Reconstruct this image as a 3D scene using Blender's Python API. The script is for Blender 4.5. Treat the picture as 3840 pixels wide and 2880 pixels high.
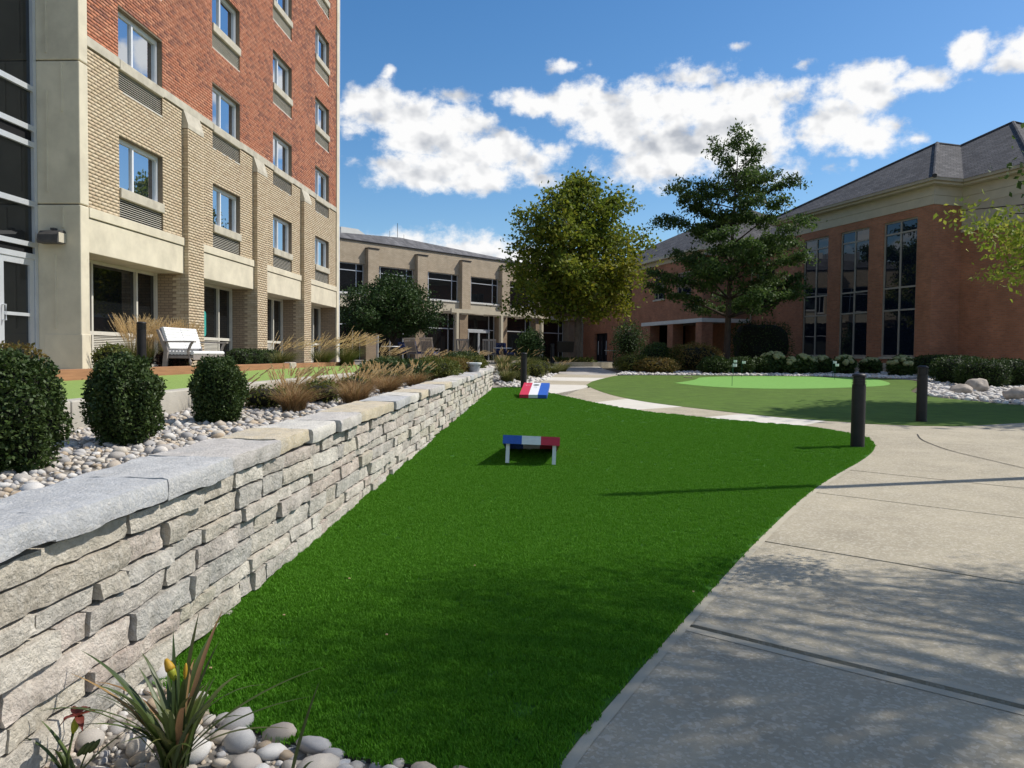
import bpy, bmesh, math, random
import numpy as np
from mathutils import Vector, Matrix, noise

R = random.Random(11)
rng = np.random.default_rng(11)
for o in list(bpy.data.objects):
    bpy.data.objects.remove(o)
scene = bpy.context.scene
COL = scene.collection

# ------------------------------------------------------------------ camera
F, CX, CY = 2883.5, 1920.0, 1440.0            # photograph pixels
YAW, PITCH, ROLL, H = math.radians(2.9), math.radians(2.12), math.radians(0.6), 1.378
FWD = np.array([-math.sin(YAW) * math.cos(PITCH), math.cos(YAW) * math.cos(PITCH), -math.sin(PITCH)])
_r = np.array([math.cos(YAW), math.sin(YAW), 0.0])
_u = np.cross(_r, FWD)
RIGHT = _r * math.cos(ROLL) + _u * math.sin(ROLL)
UP = -_r * math.sin(ROLL) + _u * math.cos(ROLL)
CAM = np.array([0, 0, H])
cam = bpy.data.cameras.new('camera')
cam.sensor_fit = 'HORIZONTAL'
cam.sensor_width = 36.0
cam.lens = 36.0 * F / 3840.0
cam.clip_start = 0.05
cam.clip_end = 3000
camo = bpy.data.objects.new('camera', cam)
COL.objects.link(camo)
m = Matrix.Identity(4)
for i in range(3):
    m[i][0], m[i][1], m[i][2], m[i][3] = RIGHT[i], UP[i], -FWD[i], CAM[i]
camo.matrix_world = m
scene.camera = camo

# ------------------------------------------------------------------ light
SUN_AZ, SUN_EL = math.radians(17.0), math.radians(48.0)     # azimuth from +X towards +Y
sd = Vector((math.cos(SUN_AZ) * math.cos(SUN_EL), math.sin(SUN_AZ) * math.cos(SUN_EL), math.sin(SUN_EL)))
sun = bpy.data.lights.new('sun', 'SUN')
sun.energy = 4.5
sun.angle = math.radians(0.53)
sun.color = (1.0, 0.95, 0.87)
suno = bpy.data.objects.new('sun', sun)
COL.objects.link(suno)
suno.rotation_euler = sd.to_track_quat('Z', 'Y').to_euler()
suno.location = (20, 5, 25)

cy = scene.cycles
cy.max_bounces, cy.diffuse_bounces, cy.glossy_bounces, cy.transmission_bounces, cy.transparent_max_bounces = 5, 3, 3, 2, 4
scene.view_settings.view_transform = 'Standard'
scene.view_settings.look = 'None'
scene.view_settings.exposure = 0.1
scene.view_settings.gamma = 1.0
scene.view_settings.use_curve_mapping = False

world = bpy.data.worlds.new('World')
scene.world = world
world.use_nodes = True
world.cycles.sampling_method = 'MANUAL'
world.cycles.sample_map_resolution = 512
wn, wl = world.node_tree.nodes, world.node_tree.links
wn.clear()


def wmath(op, a, b=None, clamp=False):
    n = wn.new('ShaderNodeMath')
    n.operation = op
    n.use_clamp = clamp
    for i, x in enumerate((a, b)):
        if x is None:
            continue
        if isinstance(x, (int, float)):
            n.inputs[i].default_value = x
        else:
            wl.new(x, n.inputs[i])
    return n.outputs[0]


def wsmooth(x, lo, hi):
    n = wn.new('ShaderNodeMapRange')
    n.interpolation_type = 'SMOOTHSTEP'
    wl.new(x, n.inputs[0])
    n.inputs[1].default_value, n.inputs[2].default_value = lo, hi
    return n.outputs[0]


sky = wn.new('ShaderNodeTexSky')
sky.sky_type = 'NISHITA'
sky.sun_disc = False
sky.sun_elevation = SUN_EL
sky.sun_rotation = math.radians(90) - SUN_AZ
sky.altitude = 200
sky.air_density = 1.0
sky.dust_density = 0.6
sky.ozone_density = 2.2
tc = wn.new('ShaderNodeTexCoord')
sx = wn.new('ShaderNodeSeparateXYZ')
wl.new(tc.outputs['Generated'], sx.inputs[0])
AZ = wmath('MULTIPLY', wmath('ARCTAN2', sx.outputs[0], sx.outputs[1]), 57.2958)
EL = wmath('MULTIPLY', wmath('ARCSINE', sx.outputs[2]), 57.2958)

# cloud bodies: azimuth, elevation, half width, half height (degrees), weight
CLOUDS = [(-12.4, 17.0, 3.4, 1.8, 1.3), (-9.0, 15.9, 4.6, 2.3, 1.5), (-4.6, 14.3, 4.6, 1.8, 1.4), (-10, 13.4, 3.6, 1.5, 1.2), (-6.5, 13.0, 4.2, 1.2, 1.1),
          (-7.3, 18.0, 1.5, .6, .8), (-.5, 12.6, 1.6, .6, .55),
          (-1.0, 17.9, 3.4, .9, .95), (2.6, 17.6, 3.4, 1.6, 1.3), (7.0, 16.6, 5.2, 2.6, 1.7), (11.5, 16.0, 5.2, 2.7, 1.7),
          (8.0, 13.7, 5.0, 1.5, 1.0), (14.2, 14.4, 3.2, 2.4, .95), (10.2, 19.4, 3.0, .8, .65), (16.2, 17.6, 2.0, .9, .5),
          (1.0, 20.3, 1.4, .5, .62), (19.5, 15.9, 2.6, 2.0, 1.1), (21.7, 17.7, 2.9, 1.5, 1.15), (24.4, 17.6, 2.4, .9, 1.0),
          (21.2, 14.6, 2.4, 1.1, 1.0), (20.3, 12.9, .9, .6, .6), (24.2, 14.2, 1.0, .5, .6),
          (26.9, 18.9, 1.2, .9, .95), (29.8, 18.4, 2.6, 1.0, 1.1), (-11.5, 7.6, 3.2, 1.3, .95), (-6.5, 7.8, 4.5, 1.5, 1.0), (-2.2, 7.2, 3.0, 1.3, .95),
          (3.5, 6.4, 3.0, 1.0, .6), (-12.0, 19.5, .6, .4, .6), (17.2, 19.6, .9, .35, .5), (13.0, 21.2, .8, .3, .45)]


def wnoise(vec, scale, detail, rough=.5, col=False):
    n = wn.new('ShaderNodeTexNoise')
    n.inputs['Scale'].default_value = scale
    n.inputs['Detail'].default_value = detail
    n.inputs['Roughness'].default_value = rough
    wl.new(vec, n.inputs['Vector'])
    return n.outputs['Color' if col else 'Fac']


def wvec(dx, dy):
    cv = wn.new('ShaderNodeCombineXYZ')
    wl.new(wmath('ADD', AZ, dx), cv.inputs[0])
    wl.new(wmath('MULTIPLY', wmath('ADD', EL, dy), 1.25), cv.inputs[1])
    return cv.outputs[0]


P0 = wvec(0, 0)
ws = wn.new('ShaderNodeSeparateXYZ')
wl.new(wnoise(P0, .30, 3, .5, True), ws.inputs[0])
WX = wmath('ADD', AZ, wmath('MULTIPLY', wmath('SUBTRACT', ws.outputs[0], .5), 2.6))
WY = wmath('ADD', EL, wmath('MULTIPLY', wmath('SUBTRACT', ws.outputs[1], .5), 1.8))
WP = wn.new('ShaderNodeCombineXYZ')
wl.new(WX, WP.inputs[0])
wl.new(WY, WP.inputs[1])


def ellipses(lst):
    M = None
    for (cx, cy, rx, ry, wgt) in lst:
        a = wn.new('ShaderNodeVectorMath')
        a.operation = 'SUBTRACT'
        wl.new(WP.outputs[0], a.inputs[0])
        a.inputs[1].default_value = (cx, cy, 0)
        b = wn.new('ShaderNodeVectorMath')
        b.operation = 'MULTIPLY'
        wl.new(a.outputs[0], b.inputs[0])
        b.inputs[1].default_value = (1 / rx, 1 / ry, 0)
        c = wn.new('ShaderNodeVectorMath')
        c.operation = 'LENGTH'
        wl.new(b.outputs[0], c.inputs[0])
        v = wmath('MULTIPLY', wmath('SUBTRACT', 1.22, c.outputs['Value']), wgt)
        M = v if M is None else wmath('MAXIMUM', M, v)
    return M


M = ellipses(CLOUDS)
# the same kind of scattered clouds all round the rest of the sky
g = wmath('MULTIPLY', wmath('SUBTRACT', wnoise(P0, .085, 2), .53), 5.0)
outside = wsmooth(wmath('ABSOLUTE', wmath('SUBTRACT', AZ, 7.0)), 26, 40)
g = wmath('SUBTRACT', wmath('MULTIPLY', wmath('ADD', g, 1.0), outside), 1.0)
M = wmath('MINIMUM', wmath('MAXIMUM', wmath('MAXIMUM', M, -1.0), g), .85)
N0 = wnoise(P0, .42, 9, .62)
D0 = wmath('ADD', M, wmath('MULTIPLY', wmath('SUBTRACT', N0, .5), 2.6))
alpha = wsmooth(D0, -0.02, 0.78)
under = ellipses([(9.0, 15.2, 5.2, 1.7, 1.0), (-8.5, 14.6, 4.6, 1.1, .6), (-5.0, 15.6, 3.0, .7, .45), (21.0, 15.4, 2.2, .9, .4), (-7.0, 7.0, 6, .8, .5)])
NA, NB = wnoise(P0, .36, 3.5, .5), wnoise(wvec(.55, .8), .36, 3.5, .5)
lit = wmath('ADD', .74, wmath('MULTIPLY', wmath('SUBTRACT', NA, NB), 2.4), True)
lit = wmath('SUBTRACT', lit, wmath('MULTIPLY', wsmooth(under, -.2, 1.1), .36), True)
cr = wn.new('ShaderNodeValToRGB')
cr.color_ramp.elements[0].color = (3.9, 4.15, 4.6, 1)
cr.color_ramp.elements[1].color = (8.0, 8.0, 8.0, 1)
cr.color_ramp.elements[1].position = .72
wl.new(lit, cr.inputs[0])
hsv = wn.new('ShaderNodeHueSaturation')
hsv.inputs['Saturation'].default_value = 1.30
hsv.inputs['Value'].default_value = 1.10
wl.new(sky.outputs[0], hsv.inputs['Color'])
mx = wn.new('ShaderNodeMix')
mx.data_type = 'RGBA'
wl.new(alpha, mx.inputs[0])
wl.new(hsv.outputs[0], mx.inputs[6])
wl.new(cr.outputs[0], mx.inputs[7])
bg = wn.new('ShaderNodeBackground')
bg.inputs[1].default_value = 0.115
wl.new(mx.outputs[2], bg.inputs[0])
wo = wn.new('ShaderNodeOutputWorld')
wl.new(bg.outputs[0], wo.inputs[0])

# ------------------------------------------------------------------ photograph pixel -> place
KD = 3840.0 / 2212.0


def ray(u, v):
    d = FWD * F + RIGHT * (u - CX) - UP * (v - CY)
    return d / np.linalg.norm(d)


def on_ground(u, v, s=.0244):
    d = ray(u, v)
    return CAM + d * (H / (s * d[1] - d[2]))


def on_y(u, v, Y):
    d = ray(u, v)
    return CAM + d * (Y / d[1])


def on_z(u, v, Z):
    d = ray(u, v)
    return CAM + d * ((Z - H) / d[2])


def GZ(y):                                     # the courtyard rises gently towards the back
    if y < 33:
        return .0244 * y
    t = min(1.0, (y - 33) / 10.0)
    return .805 + .145 * (t * (2 - t))


# ------------------------------------------------------------------ materials
MATS = {}


def node(nt, kind, **kw):
    n = nt.nodes.new(kind)
    for k, v in kw.items():
        if k in n.inputs:
            n.inputs[k].default_value = v
        else:
            setattr(n, k, v)
    return n


def ramp(nt, cols, constant=False):
    r = nt.nodes.new('ShaderNodeValToRGB')
    e = r.color_ramp.elements
    while len(e) < len(cols):
        e.new(.5)
    for i, c in enumerate(cols):
        e[i].position = i / (len(cols) if constant else max(1, len(cols) - 1))
        e[i].color = (*c, 1)
    if constant:
        r.color_ramp.interpolation = 'CONSTANT'
    return r


def mat(name, pal, rough=.8, var=.25, nscale=6.0, bump=0.0, bscale=60.0, spec=.3, metal=0.0, trans=0.0,
        stretch=(1, 1, 1), speck=None, constant=False, dist=.01, stain=None):
    """pal: colours picked by each piece's own tint; var: brightness variation; speck: (colour, amount, scale)"""
    if isinstance(pal[0], (int, float)):
        pal = [pal]
    mt = bpy.data.materials.new(name)
    mt.use_nodes = True
    nt = mt.node_tree
    nt.nodes.clear()
    out = nt.nodes.new('ShaderNodeOutputMaterial')
    p = nt.nodes.new('ShaderNodeBsdfPrincipled')
    p.inputs['Roughness'].default_value = rough
    p.inputs['Metallic'].default_value = metal
    p.inputs['Specular IOR Level'].default_value = spec
    L = nt.links.new
    tcn = nt.nodes.new('ShaderNodeTexCoord')
    mp = nt.nodes.new('ShaderNodeMapping')
    mp.inputs['Scale'].default_value = stretch
    L(tcn.outputs['Object'], mp.inputs['Vector'])
    if len(pal) > 1:
        at = node(nt, 'ShaderNodeAttribute', attribute_name='tint')
        r = ramp(nt, pal, constant)
        L(at.outputs['Fac'], r.inputs[0])
        colr = r.outputs[0]
    else:
        rg = nt.nodes.new('ShaderNodeRGB')
        rg.outputs[0].default_value = (*pal[0], 1)
        colr = rg.outputs[0]
    if var:
        n1 = node(nt, 'ShaderNodeTexNoise', Scale=nscale, Detail=8.0, Roughness=.62)
        L(mp.outputs[0], n1.inputs['Vector'])
        mr = nt.nodes.new('ShaderNodeMapRange')
        mr.inputs[1].default_value, mr.inputs[2].default_value = .3, .7
        mr.inputs[3].default_value, mr.inputs[4].default_value = 1 - var, 1 + var
        L(n1.outputs['Fac'], mr.inputs[0])
        mm = node(nt, 'ShaderNodeVectorMath', operation='SCALE')
        L(colr, mm.inputs[0])
        L(mr.outputs[0], mm.inputs['Scale'])
        colr = mm.outputs[0]
    if stain:
        ns = node(nt, 'ShaderNodeTexNoise', Scale=stain[2], Detail=5.0, Roughness=.6)
        L(mp.outputs[0], ns.inputs['Vector'])
        ms = nt.nodes.new('ShaderNodeMapRange')
        ms.inputs[1].default_value, ms.inputs[2].default_value = .52, .72
        ms.inputs[3].default_value, ms.inputs[4].default_value = 0, stain[1]
        L(ns.outputs['Fac'], ms.inputs[0])
        mi = node(nt, 'ShaderNodeMix', data_type='RGBA')
        L(ms.outputs[0], mi.inputs[0])
        L(colr, mi.inputs[6])
        mi.inputs[7].default_value = (*stain[0], 1)
        colr = mi.outputs[2]
    if speck:
        vo = node(nt, 'ShaderNodeTexVoronoi', Scale=speck[2])
        L(mp.outputs[0], vo.inputs['Vector'])
        sp = nt.nodes.new('ShaderNodeSeparateColor')
        L(vo.outputs['Color'], sp.inputs[0])
        ms = nt.nodes.new('ShaderNodeMapRange')
        ms.inputs[1].default_value, ms.inputs[2].default_value = .55, 1.0
        ms.inputs[3].default_value, ms.inputs[4].default_value = 0, speck[1]
        L(sp.outputs[0], ms.inputs[0])
        mi = node(nt, 'ShaderNodeMix', data_type='RGBA')
        L(ms.outputs[0], mi.inputs[0])
        L(colr, mi.inputs[6])
        mi.inputs[7].default_value = (*speck[0], 1)
        colr = mi.outputs[2]
    L(colr, p.inputs['Base Color'])
    if bump:
        n2 = node(nt, 'ShaderNodeTexNoise', Scale=bscale, Detail=6.0, Roughness=.65)
        L(mp.outputs[0], n2.inputs['Vector'])
        b = node(nt, 'ShaderNodeBump', Strength=bump, Distance=dist)
        L(n2.outputs['Fac'], b.inputs['Height'])
        L(b.outputs[0], p.inputs['Normal'])
    if trans:
        t = nt.nodes.new('ShaderNodeBsdfTranslucent')
        L(colr, t.inputs['Color'])
        ms = nt.nodes.new('ShaderNodeMixShader')
        ms.inputs[0].default_value = trans
        L(p.outputs[0], ms.inputs[1])
        L(t.outputs[0], ms.inputs[2])
        L(ms.outputs[0], out.inputs[0])
    else:
        L(p.outputs[0], out.inputs[0])
    MATS[name] = mt
    return mt


def brickmat(name, c1, c2, mortar, w=.203, h=.0677, ms=.009, var=.3, bump=.5):
    mt = bpy.data.materials.new(name)
    mt.use_nodes = True
    nt = mt.node_tree
    L = nt.links.new
    p = nt.nodes['Principled BSDF']
    p.inputs['Roughness'].default_value = .85
    p.inputs['Specular IOR Level'].default_value = .2
    t = nt.nodes.new('ShaderNodeTexCoord')
    s = nt.nodes.new('ShaderNodeSeparateXYZ')
    L(t.outputs['Object'], s.inputs[0])
    a = node(nt, 'ShaderNodeMath', operation='ADD')
    L(s.outputs[0], a.inputs[0])
    L(s.outputs[1], a.inputs[1])
    c = nt.nodes.new('ShaderNodeCombineXYZ')
    L(a.outputs[0], c.inputs[0])
    L(s.outputs[2], c.inputs[1])
    b = nt.nodes.new('ShaderNodeTexBrick')
    b.inputs['Scale'].default_value = 1
    b.inputs['Brick Width'].default_value = w
    b.inputs['Row Height'].default_value = h
    b.inputs['Mortar Size'].default_value = ms
    b.inputs['Mortar Smooth'].default_value = .3
    b.inputs['Color1'].default_value = (*c1, 1)
    b.inputs['Color2'].default_value = (*c2, 1)
    b.inputs['Mortar'].default_value = (*mortar, 1)
    L(c.outputs[0], b.inputs['Vector'])
    n1 = node(nt, 'ShaderNodeTexNoise', Scale=1.3, Detail=7.0, Roughness=.65)
    L(t.outputs['Object'], n1.inputs['Vector'])
    mr = nt.nodes.new('ShaderNodeMapRange')
    mr.inputs[1].default_value, mr.inputs[2].default_value = .3, .7
    mr.inputs[3].default_value, mr.inputs[4].default_value = 1 - var, 1 + var
    L(n1.outputs['Fac'], mr.inputs[0])
    mm = node(nt, 'ShaderNodeVectorMath', operation='SCALE')
    L(b.outputs['Color'], mm.inputs[0])
    L(mr.outputs[0], mm.inputs['Scale'])
    L(mm.outputs[0], p.inputs['Base Color'])
    bp = node(nt, 'ShaderNodeBump', Strength=bump, Distance=.01)
    bp.invert = True
    L(b.outputs['Fac'], bp.inputs['Height'])
    L(bp.outputs[0], p.inputs['Normal'])
    MATS[name] = mt
    return mt


def glassmat(name, base, refl, rough=.02, wav=.0, ior=1.5):
    mt = bpy.data.materials.new(name)
    mt.use_nodes = True
    nt = mt.node_tree
    nt.nodes.clear()
    L = nt.links.new
    out = nt.nodes.new('ShaderNodeOutputMaterial')
    d = nt.nodes.new('ShaderNodeBsdfDiffuse')
    d.inputs[0].default_value = (*base, 1)
    g = nt.nodes.new('ShaderNodeBsdfGlossy')
    g.inputs['Color'].default_value = (.92, .96, 1, 1)
    g.inputs['Roughness'].default_value = rough
    lw = nt.nodes.new('ShaderNodeFresnel')
    lw.inputs[0].default_value = ior
    a = node(nt, 'ShaderNodeMath', operation='ADD', use_clamp=True)
    L(lw.outputs[0], a.inputs[0])
    a.inputs[1].default_value = refl
    if wav:
        t = nt.nodes.new('ShaderNodeTexCoord')
        n = node(nt, 'ShaderNodeTexNoise', Scale=.9, Detail=1.0)
        L(t.outputs['Object'], n.inputs['Vector'])
        b = node(nt, 'ShaderNodeBump', Strength=wav, Distance=.02)
        L(n.outputs['Fac'], b.inputs['Height'])
        L(b.outputs[0], g.inputs['Normal'])
    ms = nt.nodes.new('ShaderNodeMixShader')
    L(a.outputs[0], ms.inputs[0])
    L(d.outputs[0], ms.inputs[1])
    L(g.outputs[0], ms.inputs[2])
    L(ms.outputs[0], out.inputs[0])
    MATS[name] = mt
    return mt


mat('concrete', (.64, .575, .435), .85, .14, 1.6, .25, 45, stain=((.41, .36, .27), .5, 1.1))
mat('kerb_concrete', (.47, .435, .365), .9, .14, 3, .4, 60, stain=((.33, .30, .25), .5, 2))
mat('cast_stone', (.50, .455, .36), .85, .18, 3, .25, 60, stain=((.30, .26, .2), .5, 2.5))
mat('tan_brick', [(.49, .38, .245), (.56, .45, .30), (.52, .40, .265), (.59, .485, .335), (.45, .34, .22)], .85, .12, 14, .3, 90)
mat('red_brick', [(.46, .17, .088), (.50, .20, .108), (.42, .155, .085), (.53, .235, .135), (.24, .10, .07), (.45, .17, .09), (.17, .08, .062)], .85, .14, 12, .3, 90)
mat('mortar', (.16, .12, .09), .95, .2, 20)
mat('tan_mortar', (.20, .155, .11), .95, .2, 20)
brickmat('tan_brick_far', (.52, .425, .305), (.45, .36, .25), (.32, .26, .19), var=.16)
brickmat('hall_brick', (.45, .185, .098), (.34, .145, .082), (.31, .20, .14), var=.2)
brickmat('shade_brick', (.36, .27, .18), (.30, .22, .15), (.2, .155, .11), var=.12)  # darker copy of the tan brick, recess shade put into its colour
brickmat('shingle', (.105, .10, .10), (.060, .058, .060), (.028, .027, .028), w=.30, h=.14, ms=.012, var=.3, bump=.9)
brickmat('tan_roof', (.15, .145, .15), (.10, .098, .10), (.07, .07, .07), w=.4, h=.2, ms=.01, var=.35, bump=.6)
mat('white_metal', (.72, .73, .74), .4, .05, 4, spec=.5)
mat('aluminium', (.62, .64, .66), .38, .06, 4, spec=.5, metal=.35)
mat('bronze_metal', (.34, .30, .25), .5, .1, 4)
mat('dark_metal', (.017, .015, .015), .5, .3, 9, .1, 40, spec=.3)
mat('lamp_grey', (.075, .07, .066), .5, .2, 12)
mat('black_void', (.006, .006, .007), .9, 0)
mat('interior', (.05, .045, .04), .9, .3, 2)
mat('louver_white', (.62, .585, .50), .6, .08, 5)
mat('cream_trim', (.52, .46, .345), .75, .08, 2, .1, 30)
mat('gutter', (.40, .335, .235), .6, .1, 3)
mat('stucco', (.46, .40, .31), .9, .1, 2, .2, 60)
mat('white_panel', (.70, .68, .62), .8, .06, 2)
mat('grey_panel', (.33, .335, .34), .8, .08, 2)
glassmat('glass_blue', (.012, .02, .035), .50, .015, .10)
glassmat('glass_dark', (.007, .008, .009), .015, .02, .06)
glassmat('glass_hall', (.008, .012, .022), .04, .01, .08, 1.35)
mat('slab_tan', (.39, .34, .245), .9, .14, 2.2, .6, 120, speck=((.62, .56, .45), .5, 70), stain=((.26, .225, .165), .5, 1.3), dist=.008)
mat('slab_edge', (.44, .39, .29), .85, .10, 3, .15, 160, stain=((.31, .27, .2), .4, 1.6))
mat('slab_light', (.62, .58, .50), .9, .07, 2.5, .3, 160, speck=((.70, .67, .60), .4, 110))
mat('slab_grey', (.40, .37, .33), .9, .15, 2.2, .3, 120)
mat('joint_dark', (.05, .045, .038), .95, .2, 20)
mat('earth', (.10, .08, .055), .95, .3, 5, .4, 30)
mat('soil', (.17, .15, .125), .95, .35, 7, .6, 40, speck=((.42, .39, .34), .8, 26))
mat('turf_base', (.036, .125, .007), .95, .25, 30, .5, 240)
mat('turf_blade', [(.070, .205, .007), (.090, .26, .010), (.112, .305, .015), (.075, .22, .008), (.145, .35, .035)], .7, 0, spec=.2, trans=.3)
mat('fairway', [(.078, .140, .015)], .95, .22, 3.0, .6, 230, stain=((.11, .175, .03), .5, .35))
mat('green_turf', [(.17, .36, .075)], .95, .10, 9, .4, 240)
mat('terrace_turf', [(.235, .335, .08)], .95, .10, 14, .5, 200)
mat('timber', (.34, .165, .085), .8, .2, 5, .3, 50, stretch=(6, .4, 6))
mat('wall_stone', [(.46, .41, .33), (.58, .53, .445), (.42, .40, .36), (.54, .45, .38), (.61, .57, .49), (.49, .445, .39), (.53, .48, .375)], .9, .24, 9, 1.0, 40,
    dist=.020, stain=((.33, .285, .215), .65, 6), speck=((.70, .65, .56), .4, 45))
mat('coping', [(.44, .425, .395), (.50, .45, .40), (.54, .515, .465), (.42, .425, .425), (.62, .48, .25), (.58, .56, .51)], .9, .18, 11, .9, 70, dist=.010,
    stain=((.35, .35, .345), .45, 4), speck=((.64, .61, .55), .4, 80))
mat('stone_core', (.05, .045, .04), .95, .2, 10)
mat('pebble', [(.58, .54, .48), (.46, .40, .32), (.38, .365, .35), (.66, .63, .58), (.52, .43, .32), (.34, .335, .33), (.44, .33, .21), (.60, .55, .46)], .8, .18, 30, .35, 120, dist=.005, speck=((.36, .33, .30), .4, 100))
mat('white_rock', [(.62, .58, .53), (.70, .67, .62), (.48, .44, .39), (.66, .60, .52)], .9, .12, 20)
mat('boulder', (.40, .345, .29), .9, .3, 7, .6, 30)
mat('boxwood_leaf', [(.026, .048, .009), (.040, .070, .013), (.058, .092, .018), (.034, .058, .012), (.12, .15, .04)], .55, 0, spec=.3, trans=.15)
mat('hedge_leaf', [(.028, .050, .011), (.044, .076, .016), (.065, .10, .022)], .6, 0, spec=.25, trans=.18)
mat('sycamore_leaf', [(.105, .15, .018), (.155, .20, .022), (.225, .245, .028), (.33, .30, .03), (.115, .15, .02)], .6, 0, spec=.25, trans=.45)
mat('locust_leaf', [(.052, .092, .024), (.075, .125, .03), (.10, .155, .036), (.06, .10, .032), (.15, .19, .04)], .6, 0, spec=.25, trans=.40)
mat('maple_leaf', [(.18, .25, .026), (.28, .34, .04), (.42, .42, .07), (.11, .18, .022)], .6, 0, spec=.25, trans=.45)
mat('small_tree_leaf', [(.032, .062, .016), (.05, .092, .022), (.075, .125, .03)], .6, 0, spec=.25, trans=.25)
mat('shrub_leaf', [(.065, .088, .018), (.10, .12, .024), (.15, .15, .03), (.075, .08, .02)], .6, 0, spec=.2, trans=.3)
mat('autumn_leaf', [(.15, .11, .03), (.19, .12, .035), (.10, .10, .022), (.22, .15, .04)], .6, 0, spec=.2, trans=.3)
mat('purple_leaf', [(.05, .022, .022), (.07, .03, .028), (.035, .02, .018)], .55, 0, trans=.2)
mat('hydrangea_flower', [(.26, .30, .12), (.33, .34, .16), (.38, .36, .20)], .7, .1, 30, trans=.2)
mat('bark', (.075, .055, .042), .95, .35, 14, .9, 30, stretch=(1, 1, .25))
mat('bark_pale', (.14, .11, .085), .95, .35, 14, .9, 30, stretch=(1, 1, .25))
mat('straw', [(.46, .33, .155), (.55, .42, .22), (.38, .26, .11), (.60, .48, .29)], .7, 0, trans=.3)
mat('plume', [(.66, .47, .22), (.72, .56, .32), (.58, .39, .16)], .8, 0, trans=.4)
mat('grass_green', [(.10, .13, .03), (.16, .16, .045), (.07, .10, .02), (.22, .19, .07)], .6, 0, trans=.3)
mat('grass_russet', [(.28, .15, .06), (.36, .22, .10), (.20, .12, .05), (.30, .22, .08)], .7, 0, trans=.3)
mat('daylily_leaf', [(.055, .085, .018), (.085, .12, .028), (.04, .066, .016), (.14, .15, .045)], .45, 0, spec=.45, trans=.22)
mat('daylily_dry', [(.32, .20, .08), (.20, .11, .06)], .8, 0, trans=.2)
mat('bud_orange', [(.50, .20, .03), (.55, .42, .03)], .5, .1, 20, trans=.2)
mat('bud_green', (.32, .34, .03), .5, .1, 20, trans=.2)
mat('petal_maroon', [(.11, .018, .016), (.16, .03, .02), (.20, .055, .03)], .5, 0, trans=.25)
mat('paint_red', (.58, .035, .065), .45, .07, 20, .08, 60)
mat('paint_white', (.78, .78, .77), .45, .04, 20, .08, 60)
mat('paint_blue', (.035, .115, .46), .45, .08, 20, .08, 60)
mat('paint_grey', (.40, .41, .42), .6, .05, 20)
mat('paint_pink', (.80, .32, .36), .6, .05, 20)
mat('teak_grey', [(.42, .35, .29), (.36, .30, .25)], .75, .2, 12, .3, 40, stretch=(3, 3, 3))
mat('bench_frame', (.27, .235, .21), .6, .15, 10, .2, 40)
mat('cushion_stripe', (.74, .735, .72), .9, .05, 8, .3, 20)
mat('cushion_grey', (.30, .295, .30), .9, .1, 10, .3, 40)
mat('navy_print', [(.03, .04, .12)], .9, .6, 14, stain=((.35, .37, .45), .8, 17))
mat('pot_grey', (.33, .34, .35), .8, .25, 16, .5, 40)
mat('pot_white', (.74, .74, .72), .7, .06, 10)
mat('flag_white', (.8, .8, .78), .8, .02, 4)
mat('flag_green', (.02, .09, .05), .5, .05, 4)
mat('plank', (.52, .42, .25), .8, .2, 8)
mat('teal_sign', (.05, .36, .31), .5, .15, 9)
mat('teal_mark', (.45, .62, .55), .5, .1, 9)
mat('brass_light', (.55, .35, .16), .5, .1, 9)


# ------------------------------------------------------------------ mesh helpers
def npmesh(name, V, Fc, tint=None, smooth=False):
    V = np.ascontiguousarray(V, dtype=np.float32)
    Fc = np.ascontiguousarray(Fc, dtype=np.int32)
    me = bpy.data.meshes.new(name)
    n, k = Fc.shape
    me.vertices.add(len(V))
    me.vertices.foreach_set('co', V.ravel())
    me.loops.add(n * k)
    me.loops.foreach_set('vertex_index', Fc.ravel())
    me.polygons.add(n)
    me.polygons.foreach_set('loop_start', np.arange(0, n * k, k, dtype=np.int32))
    me.update(calc_edges=True)
    if tint is not None:
        a = me.attributes.new('tint', 'FLOAT', 'FACE')
        a.data.foreach_set('value', np.ascontiguousarray(tint, dtype=np.float32))
    if smooth:
        me.polygons.foreach_set('use_smooth', np.ones(n, dtype=bool))
    return me


def place(name, me, material, parent=None, loc=None):
    o = bpy.data.objects.new(name, me)
    COL.objects.link(o)
    if material and not me.materials:
        me.materials.append(MATS[material])
    if parent is not None:
        o.parent = parent
    if loc is not None:
        o.location = loc
    return o


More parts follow.
